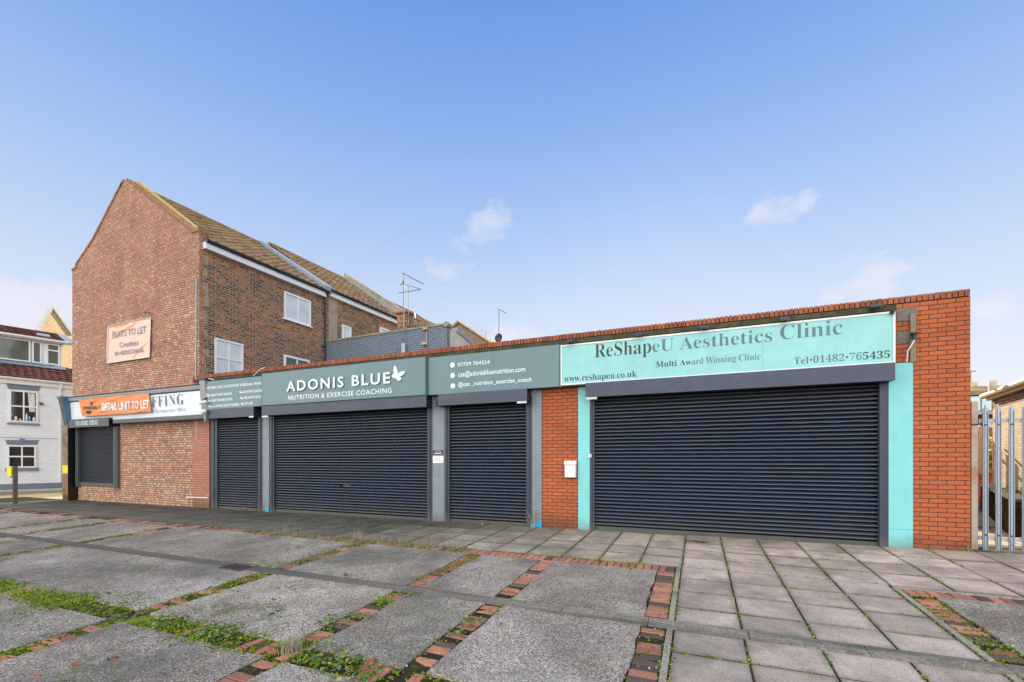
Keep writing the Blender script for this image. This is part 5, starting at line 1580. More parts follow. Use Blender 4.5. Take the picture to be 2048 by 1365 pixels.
for k, (t_, h_, r_, mt_, what) in enumerate(((.10, .26, .06, 'tile_red', 'red jar'), (.24, .22, .12, 'banner_pink', 'pink round tin'), (.38, .12, .07, 'yellow', 'yellow cup'), (.60, .40, .07, 'plastic_white', 'tall white candle'), (.70, .24, .08, 'blue_paint', 'blue mug'), (.86, .22, .11, 'cream_gutter', 'cream teapot'))):
    a_ = a0 + (a1 - a0) * t_
    P0 = MB(**WF).p(a_, b0 + .076, .035)
    o_ = thing('ornament', what + ' standing on the upper window sill of the white house', 'ornament', P0, 'ornaments on the window sill')
    MB().tube([P0, P0 + Vector((0, 0, h_ * .3)), P0 + Vector((0, 0, h_ * .75)), P0 + Vector((0, 0, h_ * .85))], [r_ * .7 * .5, r_ * .5, r_ * .42, r_ * .25], 10).build('body', mt_, o_, smooth=True)
    MB().tube([P0 + Vector((0, 0, h_ * .851)), P0 + Vector((0, 0, h_))], [r_ * .3, r_ * .15], 8).build('lid', 'white_frame', o_)
gu = MB(**WF); gu.tube([gu.p(-12, ez + .06, .16), gu.p(AR, ez + .06, .16)], .075, 10); gu.box(-12, AR, ez - .22, ez + .05, .0, .10); gu.build('gutter', 'cream_gutter', wh)
dpx = wp(120.5, 900)[0]
dp = MB(**WF); dp.tube([dp.p(dpx + .05, ez, .14), dp.p(dpx, ez - .35, .06), dp.p(dpx, .3, .06)], .05, 8); dp.build('downpipe', 'cream_gutter', wh)
cDR = -1.25
dr_l, dr_r = wp(0, 700, cDR), wp(123, 700, cDR)
dzb = (wp(0, 724, cDR)[1] + wp(122, 736, cDR)[1]) / 2
dzt = (wp(0, 672, cDR)[1] + wp(122, 690, cDR)[1]) / 2
cRG = -4.6
rz = (wp(0, 654, cRG)[1] + wp(112, 671, cRG)[1]) / 2
Aq = MB(**WF)
k_ = (dzb - ez) / (1.25 + .2)
top_c = cDR - .05
tile_roof('roof', 'tile_red', wh, Aq.p(-12, ez + .10, .22), wu * (12 + AR), wn_ * (cDR - .22 - .1) + Vector((0, 0, dzb - ez - .05)), .30, .27, .06, .04)
rgt = wp(114, 671, cRG)[0]
tile_roof('upper_roof', 'tile_red', wh, Aq.p(-12, dzt + .12, cDR - .2), wu * (12 + rgt + .1), wn_ * (cRG - cDR + .2) + Vector((0, 0, rz - dzt - .12)), .30, .30, .06, .04)
rq = MB(**WF); rq.tube([rq.p(-12, rz + .02, cRG), rq.p(rgt, rz + .02, cRG)], .10, 8); rq.add([rq.p(-12, rz, cRG), rq.p(rgt, rz, cRG), rq.p(rgt, ez, -9), rq.p(-12, ez, -9)], [(0, 1, 2, 3)]); rq.build('ridge_tiles', 'tile_red', wh)
vf = MB(**WF); vf.hexa([vf.p(rgt + .0, dzt + .1, cDR - .2), vf.p(rgt + .45, dzt + .1, cDR - .2), vf.p(rgt + .3, rz, cRG), vf.p(rgt, rz, cRG), vf.p(rgt + .0, dzt + .2, cDR - .2), vf.p(rgt + .45, dzt + .2, cDR - .2), vf.p(rgt + .3, rz + .1, cRG), vf.p(rgt, rz + .1, cRG)]); vf.build('verge_flashing', 'lead', wh)
dm = MB(**WF); dm.box(-12, dr_r[0], dzb - .4, dzt, cDR - 3.2, cDR - .08); dm.build('dormer_body', 'upvc', wh)
dg = MB(**WF); dg.box(-12, dr_r[0] + .1, dzt + .003, dzt + .13, cDR - 3, cDR + .22); dg.tube([dg.p(-12, dzt + .10, cDR + .26), dg.p(dr_r[0] + .25, dzt + .10, cDR + .26)], .07, 8); dg.build('dormer_fascia', 'cream_gutter', wh)
lf = MB(**WF); lf.hexa([lf.p(-12, dzb - .12, cDR + .34), lf.p(dr_r[0] + .15, dzb - .12, cDR + .34), lf.p(dr_r[0] + .15, dzb + .08, cDR - .05), lf.p(-12, dzb + .08, cDR - .05), lf.p(-12, dzb - .09, cDR + .34), lf.p(dr_r[0] + .15, dzb - .09, cDR + .34), lf.p(dr_r[0] + .15, dzb + .11, cDR - .05), lf.p(-12, dzb + .11, cDR - .05)]); lf.build('dormer_flashing', 'lead', wh)
OD = WH_O + wn_ * cDR
xs_ = [wp(q, 700, cDR)[0] for q in (-60, 61, 84, 92, 120)]
window(wh, OD, wu, xs_[0] - 3, xs_[1], dzb + .12, dzt - .02, (.5,), (), 'glass_green', t=.07)
window(wh, OD, wu, xs_[1] + .04, xs_[2], dzb + .12, dzt - .02, (), (), 'glass_green', t=.08)
window(wh, OD, wu, xs_[3], xs_[4], dzb + .12, dzt - .02, (), (.68,), 'glass_green', t=.08)
MB(**WF).box(xs_[2], xs_[3], dzb + .1, dzt, cDR - .07, cDR + .0).build('dormer_post', 'upvc', wh)
rw = wp(84, 675, -3.0)
rwm = MB(**WF); rwm.hexa([rwm.p(rw[0] - .2, rw[1] - .1, -2.7), rwm.p(rw[0] + .3, rw[1] - .1, -2.7), rwm.p(rw[0] + .3, rw[1] + .14, -3.3), rwm.p(rw[0] - .2, rw[1] + .14, -3.3), rwm.p(rw[0] - .2, rw[1] + .02, -2.62), rwm.p(rw[0] + .3, rw[1] + .02, -2.62), rwm.p(rw[0] + .3, rw[1] + .26, -3.22), rwm.p(rw[0] - .2, rw[1] + .26, -3.22)]); rwm.build('roof_window', 'lead', wh)
lm = MB(**WF); q = wp(82, 808); lm.box(q[0] - .06, q[0] + .06, q[1] - .05, q[1] + .05, 0, .14); lm.build('wall_lamp', 'black_plastic', wh)

# yellow gable behind the white house
KU = Vector((-.40, .917, 0)).normalized(); KP = CO + ray(103.5, 640) * 50
def kp(px_, py_):
    q = side(px_, py_, KP, (KU.x, KU.y)); return ((q - KP).dot(KU), q.z)
kg = thing('yellow_house', 'sunlit yellow brick gable rising behind the white house roof', 'house', (KP.x, KP.y, 0))
KF = dict(o=(KP.x, KP.y, 0), u=KU)
ka, kl, kr = kp(103.5, 618), kp(78, 668), kp(142, 672)
MB(**KF).prism([(kl[0], 0), (kr[0] + 1, 0), (kr[0] + 1, kr[1]), (kr[0], kr[1]), ka, kl], -.25, 0).build('gable_wall', 'tan_brick', kg)
v_ = MB(**KF)
for A_, B_ in ((kl, ka), (ka, kr)):
    v_.prism([A_, B_, (B_[0], B_[1] + .38), (A_[0] - (.25 if A_ is kl else 0), A_[1] + .30)], -.2, .18)
v_.build('verge_board', 'white_render', kg)
back = (KP - CO); back.z = 0; back = back.normalized() * 7 + Vector((.6, .6, 0))
for A_, B_ in ((kl, ka), (ka, kr)):
    rr = MB(**KF)
    q = [rr.p(A_[0], A_[1], -.2), rr.p(B_[0], B_[1], -.2)]
    up = Vector((0, 0, .28))
    rr.hexa([q[0], q[1], q[1] + back, q[0] + back, q[0] + up, q[1] + up, q[1] + back + up, q[0] + back + up])
    rr.build('roof', 'tile_red', kg)

# short post with a yellow box at the street corner
pb = gr(30.5, 1008)
po = thing('timber_post', 'dark brown post with a yellow box on its left side at the street corner', 'post', pb)
hgt_ = 75 / F_PX * ((pb - CO).x * -_s + (pb - CO).y * _c)
pu = Vector((math.cos(.22), math.sin(.22), 0))
m = MB(o=(pb.x, pb.y, 0), u=pu); m.box(-.05, .05, pb.z - .05, pb.z + hgt_, -.05, .05); m.build('post', 'brown_post', po, bevel=.012)
m = MB(o=(pb.x, pb.y, 0), u=pu); m.box(-.25, -.053, pb.z + hgt_ - .36, pb.z + hgt_ - .02, -.06, .085); m.build('yellow_box', 'yellow', po, bevel=.01)
m = MB(o=(pb.x, pb.y, 0), u=pu); m.tube([m.p(-.19, pb.z + hgt_ - .40, .0), m.p(-.19, pb.z + hgt_ - .361, .0)], .025, 8); m.build('box_spout', 'black_plastic', po)

# ---------------------------------------------------------------- right-hand side: fences, yard buildings
FYP = 0.30
pf = thing('palisade_fence', 'galvanised steel palisade fence with pointed pales closing the yard at the shop end', 'fence', (5.5, FYP, 0))
pw0 = fac(1970, 900, FYP).x
def pale_mesh():
    m = MB(o=(0, FYP, 0))
    H = 2.36
    m.prism([(-.034, -.02), (.034, -.02), (.034, H - .11), (.043, H - .065), (.018, H - .075), (0, H), (-.018, H - .075), (-.043, H - .065), (-.034, H - .11)], 0.0, .004)
    for s_ in (-1, 1): m.prism([(s_ * .034, -.02), (s_ * .026, -.02), (s_ * .026, H - .12), (s_ * .034, H - .12)], .0041, .020)
    m.prism([(-.012, -.02), (.012, -.02), (.012, H - .06), (0, H - .02), (-.012, H - .06)], .0041, .016)
    return m
pm_ = pale_mesh()
for k in range(26):
    m = MB(); m.f, m.t = pm_.f, pm_.t
    m.v = [(v[0] + pw0 + .157 * k, v[1], v[2]) for v in pm_.v]
    if k == 0:
        p_first = m.build('pale', 'galv', pf)
        bl = MB(o=(0, FYP, 0))
        for zc in (2.02, .24): bl.tube([(pw0, FYP - .004, zc), (pw0, FYP - .030, zc)], .013, 8)
        b_first = bl.build('bolt', 'dark_grey', p_first)
    else:
        p_ = p_first.copy(); COL.objects.link(p_); p_.parent = pf; p_.location = (.157 * k, 0, 0)
        b_ = b_first.copy(); COL.objects.link(b_); b_.parent = p_
for zc in (fac(1985, 842, FYP + .05).z, fac(1985, 1077, FYP + .05).z):
    MB(o=(0, FYP, 0)).box(4.24, 8.4, zc - .03, zc + .03, -.06, -.012).build('rail', 'pink_rail', pf)
psx = fac(1951, 900, FYP).x
MB(o=(0, FYP, 0)).box(psx - .04, psx + .04, -.05, fac(1951, 803, FYP).z, -.12, -.02).build('post', 'rust_post', pf)
MB(o=(0, FYP, 0)).box(8.42, 8.5, -.05, 2.4, -.12, -.02).build('post', 'rust_post', pf)
cl_ = MB(); q = fac(1951, 849, FYP - .02); cl_.tube([(q.x - .1, FYP + .02, q.z), (q.x + .14, FYP + .02, q.z)], .014, 6); cl_.build('clamp_bolt', 'dark_grey', pf)

B2 = 9.5
lw = thing('low_wall', 'low orange brick wall under the brown fence beyond the yard', 'wall', (7.5, B2, 0))
lz0, lz1 = -.1, fac(1960, 946, B2).z
MB(o=(0, B2, 0)).box(4.0, 10.5, lz0, lz1, -.22, 0).build('brickwork', 'shop_brick', lw)
bf2 = thing('palisade_fence', 'brown painted palisade fence on a low brick wall beyond the yard', 'fence', (7.5, B2 - .1, lz1))
ft = fac(1960, 850, B2).z
k = 0
x = 5.0
while x < 9.6:
    m = MB(o=(0, B2 - .04, 0)); m.prism([(x - .04, lz1 - .05), (x + .04, lz1 - .05), (x + .04, ft - .12), (x + .055, ft - .07), (x, ft), (x - .055, ft - .07), (x - .04, ft - .12)], -.02, .015); m.build('pale', 'tan_steel', bf2)
    x += .165
for zc in (fac(1960, 867, B2).z, fac(1960, 941, B2).z):
    MB(o=(0, B2, 0)).box(4.6, 9.7, zc - .035, zc + .035, -.08, .02).build('rail', 'tan_steel', bf2)

# yellow brick yard building
KY = 8.0
kc = fac(1985.5, 850, KY)
RA = 0.20
ru = Vector((-math.sin(RA), -math.cos(RA), 0))
YF = dict(o=(kc.x, kc.y, 0), u=ru)
def yp(px_, py_):
    q = side(px_, py_, kc, (ru.x, ru.y)); return ((q - kc).dot(ru), q.z)
yb = thing('yard_building', 'low yellow brick building with a pale flat roof edge lit by the sun', 'building', (kc.x, kc.y, 0))
yz = yp(1987, 800)[1]
MB(**YF).box(0, 7.2, -.2, yz, -6, 0).build('wall', 'tan_brick', yb)
MB(**YF).box(0.003, 7.2, yz - .26, yz - .003, .0, .004).build('eave_shadow_band', 'rough_brick', yb)  # darker brick strip painted in as the shadow of the eave
e1_ = MB(**YF); e1_.box(-.12, 7.5, yz, yz + .17, -6.2, .12); e1_.build('roof_edge', 'sunlit_gold_edge', yb)
e2_ = MB(**YF); e2_.tube([e2_.p(-.16, yz + .13, .17), e2_.p(7.5, yz + .13, .17)], .075, 8); e2_.build('gutter', 'sunlit_gold_edge', yb)
br_ = MB(**YF); q = yp(2026, 770); br_.box(q[0] - .06, q[0] + .06, yz + .1, yz + .36, .30, .45); br_.build('gutter_bracket', 'rust_post', yb)
cbk = MB(**YF); cbk.tube([cbk.p(1.0, 1.75, .02), cbk.p(2.2, 1.3, .02), cbk.p(3.4, 1.0, .02)], .012, 5); cbk.build('cable', 'mortar', yb)

# mossy retaining wall with the planted bank behind it
RW = fac(1990, 985, 4.5)
rwl = thing('retaining_wall', 'dark mossy brick retaining wall across the yard behind the steel fence', 'wall', (RW.x, RW.y, 0))
RF = dict(o=(RW.x, RW.y, 0), u=Vector((-math.sin(.354), -math.cos(.354), 0)))
m = MB(**RF)
sgn = 1 if m.w.x < 0 else -1
MB(**RF).box(-3.6, 3.2, -.1, RW.z, -.22 if sgn > 0 else 0, 0 if sgn > 0 else .22).build('brickwork', 'dark_wall_brick', rwl)
MB(**RF).box(-3.62, 3.22, RW.z + .002, RW.z + .05, -.25 if sgn > 0 else -.03, .03 if sgn > 0 else .25).build('mossy_top', 'moss_board', rwl)
MB(**RF).box(2.98, 3.2, -.1, RW.z - .002, -2.7, -.223).build('return_wall', 'dark_wall_brick', rwl)
bkm = MB(**RF)
P_ = []
for i in range(13):
    for j in range(7):
        a = -3.6 + 6.57 * i / 12; c_ = -(.225 + 2.47 * j / 6)
        P_.append(bkm.p(a, RW.z - .04 + .09 * noise.noise(Vector((a * 2, c_ * 2, 0))), c_ * sgn))
edge_ = [i * 7 for i in range(13)] + [12 * 7 + j for j in range(1, 7)] + [i * 7 + 6 for i in range(11, -1, -1)] + [j for j in range(5, 0, -1)]
k_e = len(P_)
P_ += [Vector((P_[i].x, P_[i].y, -.1)) for i in edge_]
bkm.add(P_, [(edge_[q], edge_[(q + 1) % len(edge_)], k_e + (q + 1) % len(edge_), k_e + q) for q in range(len(edge_))] + [(i * 7 + j, i * 7 + j + 1, (i + 1) * 7 + j + 1, (i + 1) * 7 + j) for i in range(12) for j in range(6)])
struct(bkm.build('planted_bank', 'dirt'))

# apartment block far beyond the yard
AYP = 34.0
ab = thing('apartment_block', 'distant brown apartment block with glass balconies and a chimney', 'building', (fac(1960, 900, AYP).x, AYP, 0))
def ay(px_, py_): 
    q = fac(px_, py_, AYP); return (q.x, q.z)
(x0, zt1), (x1, _q) = ay(1880, 800), ay(2030, 800)
AF = dict(o=(0, AYP, 0))
zt1 = ay(1950, 792)[1]
MB(**AF).box(x0, x1, -.3, zt1, -9, 0).build('wall', 'brown_far', ab)
MB(**AF).extr([(zt1, .5), (zt1 + .3, .5), (ay(1950, 765)[1], -2.5), (zt1, -9)], x0 - .3, x1 + .3).build('roof', 'tile_brown', ab)
zb0, zb1 = ay(1950, 829)[1], ay(1950, 797)[1]
bal = MB(**AF)
for k in range(7): bal.box(x0 + (x1 - x0) * k / 7 + .04, x0 + (x1 - x0) * (k + 1) / 7 - .04, zb0 + .15, zb1, 1.2, 1.24)
bal.build('balcony_glass', 'frost', ab)
MB(**AF).box(x0, x1, zb0 - .12, zb0 + .12, .0, 1.25).build('balcony_slab', 'concrete', ab)
for (a_, b_), (c_, d_) in (((1967.5, 839), (1989, 856)), ((1972, 868), (1992, 887)), ((1915, 839), (1938, 856)), ((1972, 898), (1992, 915))):
    q0, q1 = ay(a_, d_), ay(c_, b_)
    window(ab, (0, AYP, 0), (1, 0, 0), q0[0], q1[0], q0[1], q1[1], (.5,), (), 'frost', t=.12)
q0, q1 = ay(1976, 772), ay(1998, 752)
MB(**AF).box(q0[0], q1[0], q0[1] - 1, q1[1], -4, -2.6).build('chimney', 'tan_brick', ab)
pt = MB(**AF)
for k in range(4):
    xx = q0[0] + .25 + (q1[0] - q0[0] - .5) * k / 3; pt.tube([pt.p(xx, q1[1], -3.3), pt.p(xx, q1[1] + .45, -3.3)], [.17, .13], 8)
pt.build('chimney_pots', 'tan_brick', ab)
pt = MB(**AF); q = ay(1988.5, 728); pt.tube([pt.p(q[0], q1[1], -3), pt.p(q[0], q[1], -3)], .03, 5); pt.tube([pt.p(q[0] - .3, q[1], -3), pt.p(q[0] + .3, q[1], -3)], .05, 5); pt.build('aerial_mast', 'concrete', ab)

# ---------------------------------------------------------------- plants
def leaf_mesh(name, mat, parent, pts, size, rng, cols, org=None, stuff=False, flat=0.0):
    """one small bent leaf at each point"""
    n = len(pts)
    pts = np.asarray(pts, float)
    th = rng.uniform(0, 2 * np.pi, n); el = rng.uniform(-0.5, 1.2, n) * (1 - flat)
    d = np.stack([np.cos(th) * np.cos(el), np.sin(th) * np.cos(el), np.sin(el)], 1)
    s_ = np.cross(d, rng.normal(0, 1, (n, 3))); s_ /= np.linalg.norm(s_, axis=1)[:, None] + 1e-9
    L_ = size * rng.uniform(.6, 1.4, n)[:, None]
    V = np.stack([pts, pts + d * L_ * .5 + s_ * L_ * .32, pts + d * L_, pts + d * L_ * .5 - s_ * L_ * .32], 1).reshape(-1, 3)
    m = MB(); m.v = [tuple(v) for v in V]; m.f = [[4 * i, 4 * i + 1, 4 * i + 2, 4 * i + 3] for i in range(n)]
    ci = rng.integers(0, len(cols), n); kk = rng.uniform(.7, 1.25, n)
    m.t = [tuple(c * kk[i] for c in cols[ci[i]]) for i in range(n)]
    return m.build(name, mat, parent, org=org)
rng = np.random.default_rng(21)
def shrub(name, label, ctr, rad, n, size, cols, group=None):
    t = thing(name, label, 'shrub', (ctr[0], ctr[1], ctr[2] - rad[2]), group)
    cl_ = rng.normal(0, .5, (26, 3)); cl_ /= np.maximum(1, np.linalg.norm(cl_, axis=1))[:, None]
    pts = cl_[rng.integers(0, 26, n)] + rng.normal(0, .17, (n, 3))
    pts = pts * np.array(rad) + np.array(ctr)
    pts[:, 2] = np.maximum(pts[:, 2], ctr[2] - rad[2])
    leaf_mesh('foliage', 'grass', t, pts, size, rng, cols)
    m = MB()
    for k in range(7):
        q = cl_[k] * np.array(rad) * .8
        m.tube([Vector((ctr[0] + q[0] * .1, ctr[1], ctr[2] - rad[2])), Vector(ctr) + Vector(q)], [.03, .008], 5)
    m.build('stems', 'wood', t)
sc_ = fac(1970, 915, 12.5)
shrub('shrub', 'yellow green leafy shrub behind the brown fence', (sc_.x, 12.5, sc_.z - .1), (1.5, .8, 1.0), 2600, .13, [(.30, .34, .03), (.42, .40, .04), (.16, .22, .03)])
yc = fac(2040, 1000, 3.6)
shrub('shrub', 'small yellowing weed clump on the retaining wall', (yc.x, 3.6, yc.z + .1), (.28, .2, .16), 260, .07, [(.45, .34, .04), (.30, .26, .05)])

# moss: lumpy cushions in the joints and over the lost bricks
GREEN = [(1.0, 1.0, 1.0), (.75, .9, .8), (1.2, 1.05, .7), (.6, .7, .6)]
mv, mf, mcol = [], [], []
def cushion(x, y, r, h):
    """a low fuzzy patch of tiny upright leaves"""
    n = int(5 + r * 260)
    c0 = GREEN[rng.integers(0, 4)]; k0 = rng.uniform(.65, 1.25)
    th = rng.uniform(0, 6.283, n); q = r * np.sqrt(rng.random(n))
    for a, d in zip(th, q):
        px_, py_ = x + math.cos(a) * d * 1.2, y + math.sin(a) * d
        z = zg(px_, py_) - .010 + (h + .010) * (1 - (d / r) ** 2 * .7) * rng.uniform(.5, 1.05)
        sz = rng.uniform(.004, .0095); b = rng.uniform(0, 6.283); t1, t2 = rng.uniform(-.9, .9, 2)
        ca, sa = math.cos(b) * sz, math.sin(b) * sz
        k = len(mv)
        mv.extend([(px_ - ca, py_ - sa, z - t1 * sz), (px_ + sa, py_ - ca, z - t2 * sz), (px_ + ca, py_ + sa, z + t1 * sz), (px_ - sa, py_ + ca, z + t2 * sz)])
        mf.append([k, k + 1, k + 2, k + 3]); s_ = k0 * rng.uniform(.75, 1.3); mcol.append(tuple(v * s_ for v in c0))
def moss_amt(x, y):
    nz = noise.noise(Vector((x * 1.3, y * 1.3, 4)))
    left = max(0.0, min(1.0, (-x - 1.2) / 4.0))
    a = 0.12 + left * .72
    if y > CHN[0]: a *= 0.5
    nz2 = noise.noise(Vector((x * 5, y * 5, 8)))
    return a * max(0.0, min(1.5, .50 + nz * 1.7 + nz2 * 0.9))
def scatter(x0, x1, y0, y1, dens, r=(.012, .035), h=(.008, .022), k=1.0):
    dens *= 1.5; r = (r[0] * .62, r[1] * .62); h = (h[0] * .7, h[1] * .7)
    n = rng.poisson((x1 - x0) * (y1 - y0) * dens)
    for _ in range(n):
        x, y = rng.uniform(x0, x1), rng.uniform(y0, y1)
        if rng.random() < moss_amt(x, y) * k: cushion(x, y, rng.uniform(*r), rng.uniform(*h))
for a, b in STRIPS:
    if a > -16:
        far_ = a < -8
        scatter(a - .03, b + .03, CHN[1] - 1.6, CHN[1], 900 if not far_ else 350, k=1.0, r=(.014, .04) if not far_ else (.03, .06))
        scatter(a - .03, b + .03, CHN[0], E1[1], 500 if not far_ else 300, k=.8, r=(.014, .04) if not far_ else (.03, .06))
        if a > -8: scatter(a - .03, b + .03, -8.3, E2[1], 900, k=1.1)
scatter(-9.5, -3.2, E2[1] - .10, E2[0] + .10, 1100, k=1.35)
scatter(-3.2, -1.2, E2[1] - .06, E2[0] + .05, 900, k=.9)
scatter(-7.5, -4.6, -7.0, -5.9, 260, k=.9, r=(.01, .028))
scatter(-4.6, -2.4, -7.6, -6.0, 200, k=.8, r=(.008, .022), h=(.005, .014))
scatter(-9.5, -2.5, -8.2, -5.2, 40, k=.8, r=(.008, .022), h=(.005, .012))
scatter(-12.5, -3.6, E1[1] - .06, E1[1] + .06, 420, k=.9, r=(.015, .04))
scatter(-12.5, -3.6, E1[0] - .06, E1[0] + .06, 420, k=.9, r=(.015, .04))
scatter(-6.6, -5.2, CHN[0], CHN[0] + .5, 300, k=1.2)
def joint_line(x0, y0, x1, y1, n, w=.012, r=(.008, .018), h=(.004, .012)):
    for _ in range(n):
        t_ = rng.random()
        x, y = x0 + (x1 - x0) * t_ + rng.normal(0, w), y0 + (y1 - y0) * t_ + rng.normal(0, w)
        if noise.noise(Vector((x * 2, y * 2, 7))) > -.12: cushion(x, y, rng.uniform(*r), rng.uniform(*h))
for i in range(-16, 11):
    xx = X0 + SX * i
    joint_line(xx, -.05, xx, -2.4, 60)
    if 4 < i < 8: joint_line(xx, -2.4, xx, -8.0, 120)
joint_line(-.21, -2.4, -.21, -7.5, 160); joint_line(-.285, -2.6, -.285, -7.5, 150)
joint_line(2.20, -2.5, 2.20, -6, 120); joint_line(2.265, -2.6, 2.265, -6, 220, .016); joint_line(2.51, -2.7, 2.51, -6, 160, .016)
for j in range(0, 26):
    yy = -2.75 - .108 * j
    joint_line(2.28, yy, 2.5, yy, 14, .006)
for j in range(1, 4): joint_line(-10, rows[j], 3.5, rows[j], 260)
for j in range(4, 10): joint_line(-.2, rows[j], 2.2, rows[j], 36)
joint_line(-15, -.03, -14, -.03, 30)
mm = MB(); mm.v, mm.f, mm.t = mv, mf, mcol
struct(mm.build('moss', 'moss'), 'stuff')

# grass: short green tufts in the joints, long bleached stems along the far brick row
gv, gf, gc = [], [], []
def blade(x, y, h, w_, lean, az, col, z=None):
    k = len(gv); z = zg(x, y) - .01 if z is None else z
    dx, dy = math.cos(az), math.sin(az)
    px_, py_ = -dy * w_, dx * w_
    for t_, ww in ((0, 1), (.5, .8), (.85, .4)):
        ox, oz = lean * t_ * t_ * h, h * t_ * (1 - .25 * lean * t_)
        for s_ in (-1, 1): gv.append((x + dx * ox + px_ * ww * s_, y + dy * ox + py_ * ww * s_, z + oz))
    gv.append((x + dx * lean * h, y + dy * lean * h, z + h * (1 - .25 * lean)))
    gf.extend([[k, k + 1, k + 3, k + 2], [k + 2, k + 3, k + 5, k + 4], [k + 4, k + 5, k + 6]]); gc.extend([col] * 3)
def tuft(x, y, n, h, spread, cols, w_=.0022, lean=(.2, .9)):
    for _ in range(n):
        c = cols[rng.integers(0, len(cols))]; s_ = rng.uniform(.75, 1.25)
        blade(x + rng.normal(0, spread), y + rng.normal(0, spread), h * rng.uniform(.5, 1.2), w_ * rng.uniform(.7, 1.3), rng.uniform(*lean), rng.uniform(0, 6.28), tuple(v * s_ for v in c))
FRESH = [(.22, .36, .04), (.30, .45, .06), (.36, .48, .12)]
DRY = [(.40, .34, .20), (.48, .42, .27), (.30, .27, .13)]
OLIVE = [(.12, .15, .035), (.19, .19, .06), (.26, .23, .09)]
for x_, y_ in ((1062, 1107), (1088, 1109), (1106, 1110), (1122, 1107), (1154, 1117), (1184, 1123), (1199, 1120), (1220, 1125), (1252, 1127), (1268, 1131), (1285, 1130)):
    p = gr(x_, y_); tuft(p.x, p.y, 42, .075, .035, FRESH)
for _ in range(170):
    x = rng.uniform(-9.2, -3.6); 
    if noise.noise(Vector((x * 1.1, 0, 0))) < -.15: continue
    tuft(x, -2.5 + rng.normal(0, .07), 22, .055, .05, OLIVE + DRY[:1], .003)
for _ in range(34):
    x = rng.choice((-8.1, -7.6, -6.2, -5.9, -5.5, -5.2, -4.4, -3.9)) + rng.normal(0, .16)
    tuft(x, -2.44 + rng.normal(0, .05), 7, rng.uniform(.16, .34), .03, DRY, .0022, (.2, .8))
for _ in range(60):
    x = rng.uniform(-8.3, -4.2); tuft(x, -2.52 + rng.normal(0, .05), 22, .07, .05, DRY, .003)
for _ in range(36):
    t_ = rng.random(); x, y = -3.35 - .15 * t_ + rng.normal(0, .05), -2.8 - 1.5 * t_
    tuft(x, y, 20, .05, .05, OLIVE + FRESH[:1], .003)
for _ in range(40): tuft(-5.85 + rng.normal(0, .09), rng.uniform(-4.4, -2.8), 18, .06, .05, OLIVE + DRY[:1], .003)
for _ in range(80): tuft(rng.uniform(-8.8, -7.0), -6.36 + rng.normal(0, .09), 26, .038, .05, FRESH, .002)
for _ in range(30): tuft(rng.uniform(-5.4, -4.3), -6.42 + rng.normal(0, .08), 22, .035, .05, FRESH, .002)
p = gr(768, 1202); 
for _ in range(8): tuft(p.x + rng.normal(0, .05), p.y + rng.normal(0, .05), 30, .06, .03, FRESH, .002)
for x_, y_ in ((1465, 1200), (1468, 1216), (1655, 1327), (1620, 1346), (1407, 1160), (1545, 1083), (1515, 1262), (1895, 1183), (680, 1050), (430, 1042)):
    p = gr(x_, y_); tuft(p.x, p.y, 22, .045, .025, FRESH + OLIVE[:1], .002)
for _ in range(120):
    x = rng.uniform(-14.9, 3.9); tuft(x, -.05 + rng.normal(0, .02), 8, .04, .03, OLIVE, .003)
mm = MB(); mm.v, mm.f, mm.t = gv, gf, gc
struct(mm.build('grass', 'grass'), 'stuff')

# broad leaved weeds, each a rosette of its own
def rosette(x_, y_, n, r, label, cols, stems=4):
    p = gr(x_, y_)
    t = thing('weed', label, 'weed', p, 'leafy weeds in the brick rows')
    V = MB()
    for i in range(n):
        a = rng.uniform(0, 6.28); q = r * math.sqrt(rng.random()); h = rng.uniform(.015, .055)
        c_ = Vector((p.x + math.cos(a) * q * 1.3, p.y + math.sin(a) * q, p.z + h)); s_ = rng.uniform(.010, .020)
        nrm = Vector((rng.normal(0, .4), rng.normal(0, .4), 1)).normalized(); ux = nrm.cross(Vector((0, 1, 0))).normalized(); uy = nrm.cross(ux)
        col = cols[rng.integers(0, len(cols))]; kk = rng.uniform(.75, 1.25); V.tint = tuple(v * kk for v in col)
        V.add([c_ + nrm * .004] + [c_ + (ux * math.cos(b) + uy * math.sin(b)) * s_ * (1 + .22 * math.cos(5 * b)) for b in [2 * math.pi * j / 10 for j in range(10)]], [(0, 1 + j, 1 + (j + 1) % 10) for j in range(10)])
    V.build('leaves', 'grass', t)
    m = MB(); m.tint = (.16, .12, .06)
    for i in range(stems):
        a = rng.uniform(0, 6.28); m.tube([p, p + Vector((math.cos(a) * r * .5, math.sin(a) * r * .5, .03)), p + Vector((math.cos(a) * r, math.sin(a) * r, .025))], .002, 4)
    m.build('stems', 'grass', t)
DKG = [(.09, .19, .07), (.13, .25, .09), (.17, .29, .09), (.32, .32, .08)]
for x_, y_, n, r, lb_ in ((660, 1247, 44, .13, 'dark leafy weed beside the third broken brick row left of the slabs'), (718, 1236, 60, .12, 'leafy weed sprawling over bricks below the dark channel'), (332, 1247, 80, .17, 'bluish leafy weed at the mossy crossing of two brick rows'), (437, 1268, 80, .16, 'leafy weed at the right end of the lush grass strip'), (660, 1312, 70, .24, 'widest leafy weed in the foreground moss'), (700, 1345, 70, .22, 'leafy weed among brick rubble at the bottom edge'), (944, 1248, 45, .11, 'grey green weed on the upper end of a brick row'), (913, 1270, 35, .09, 'small grey weed halfway down a clean brick row'), (1262, 1141, 10, .03, 'tiny bright weed at the corner of the brick frame'), (820, 1190, 40, .12, 'light leafy weed just below the dark channel')):
    rosette(x_, y_, n, r, lb_, DKG)
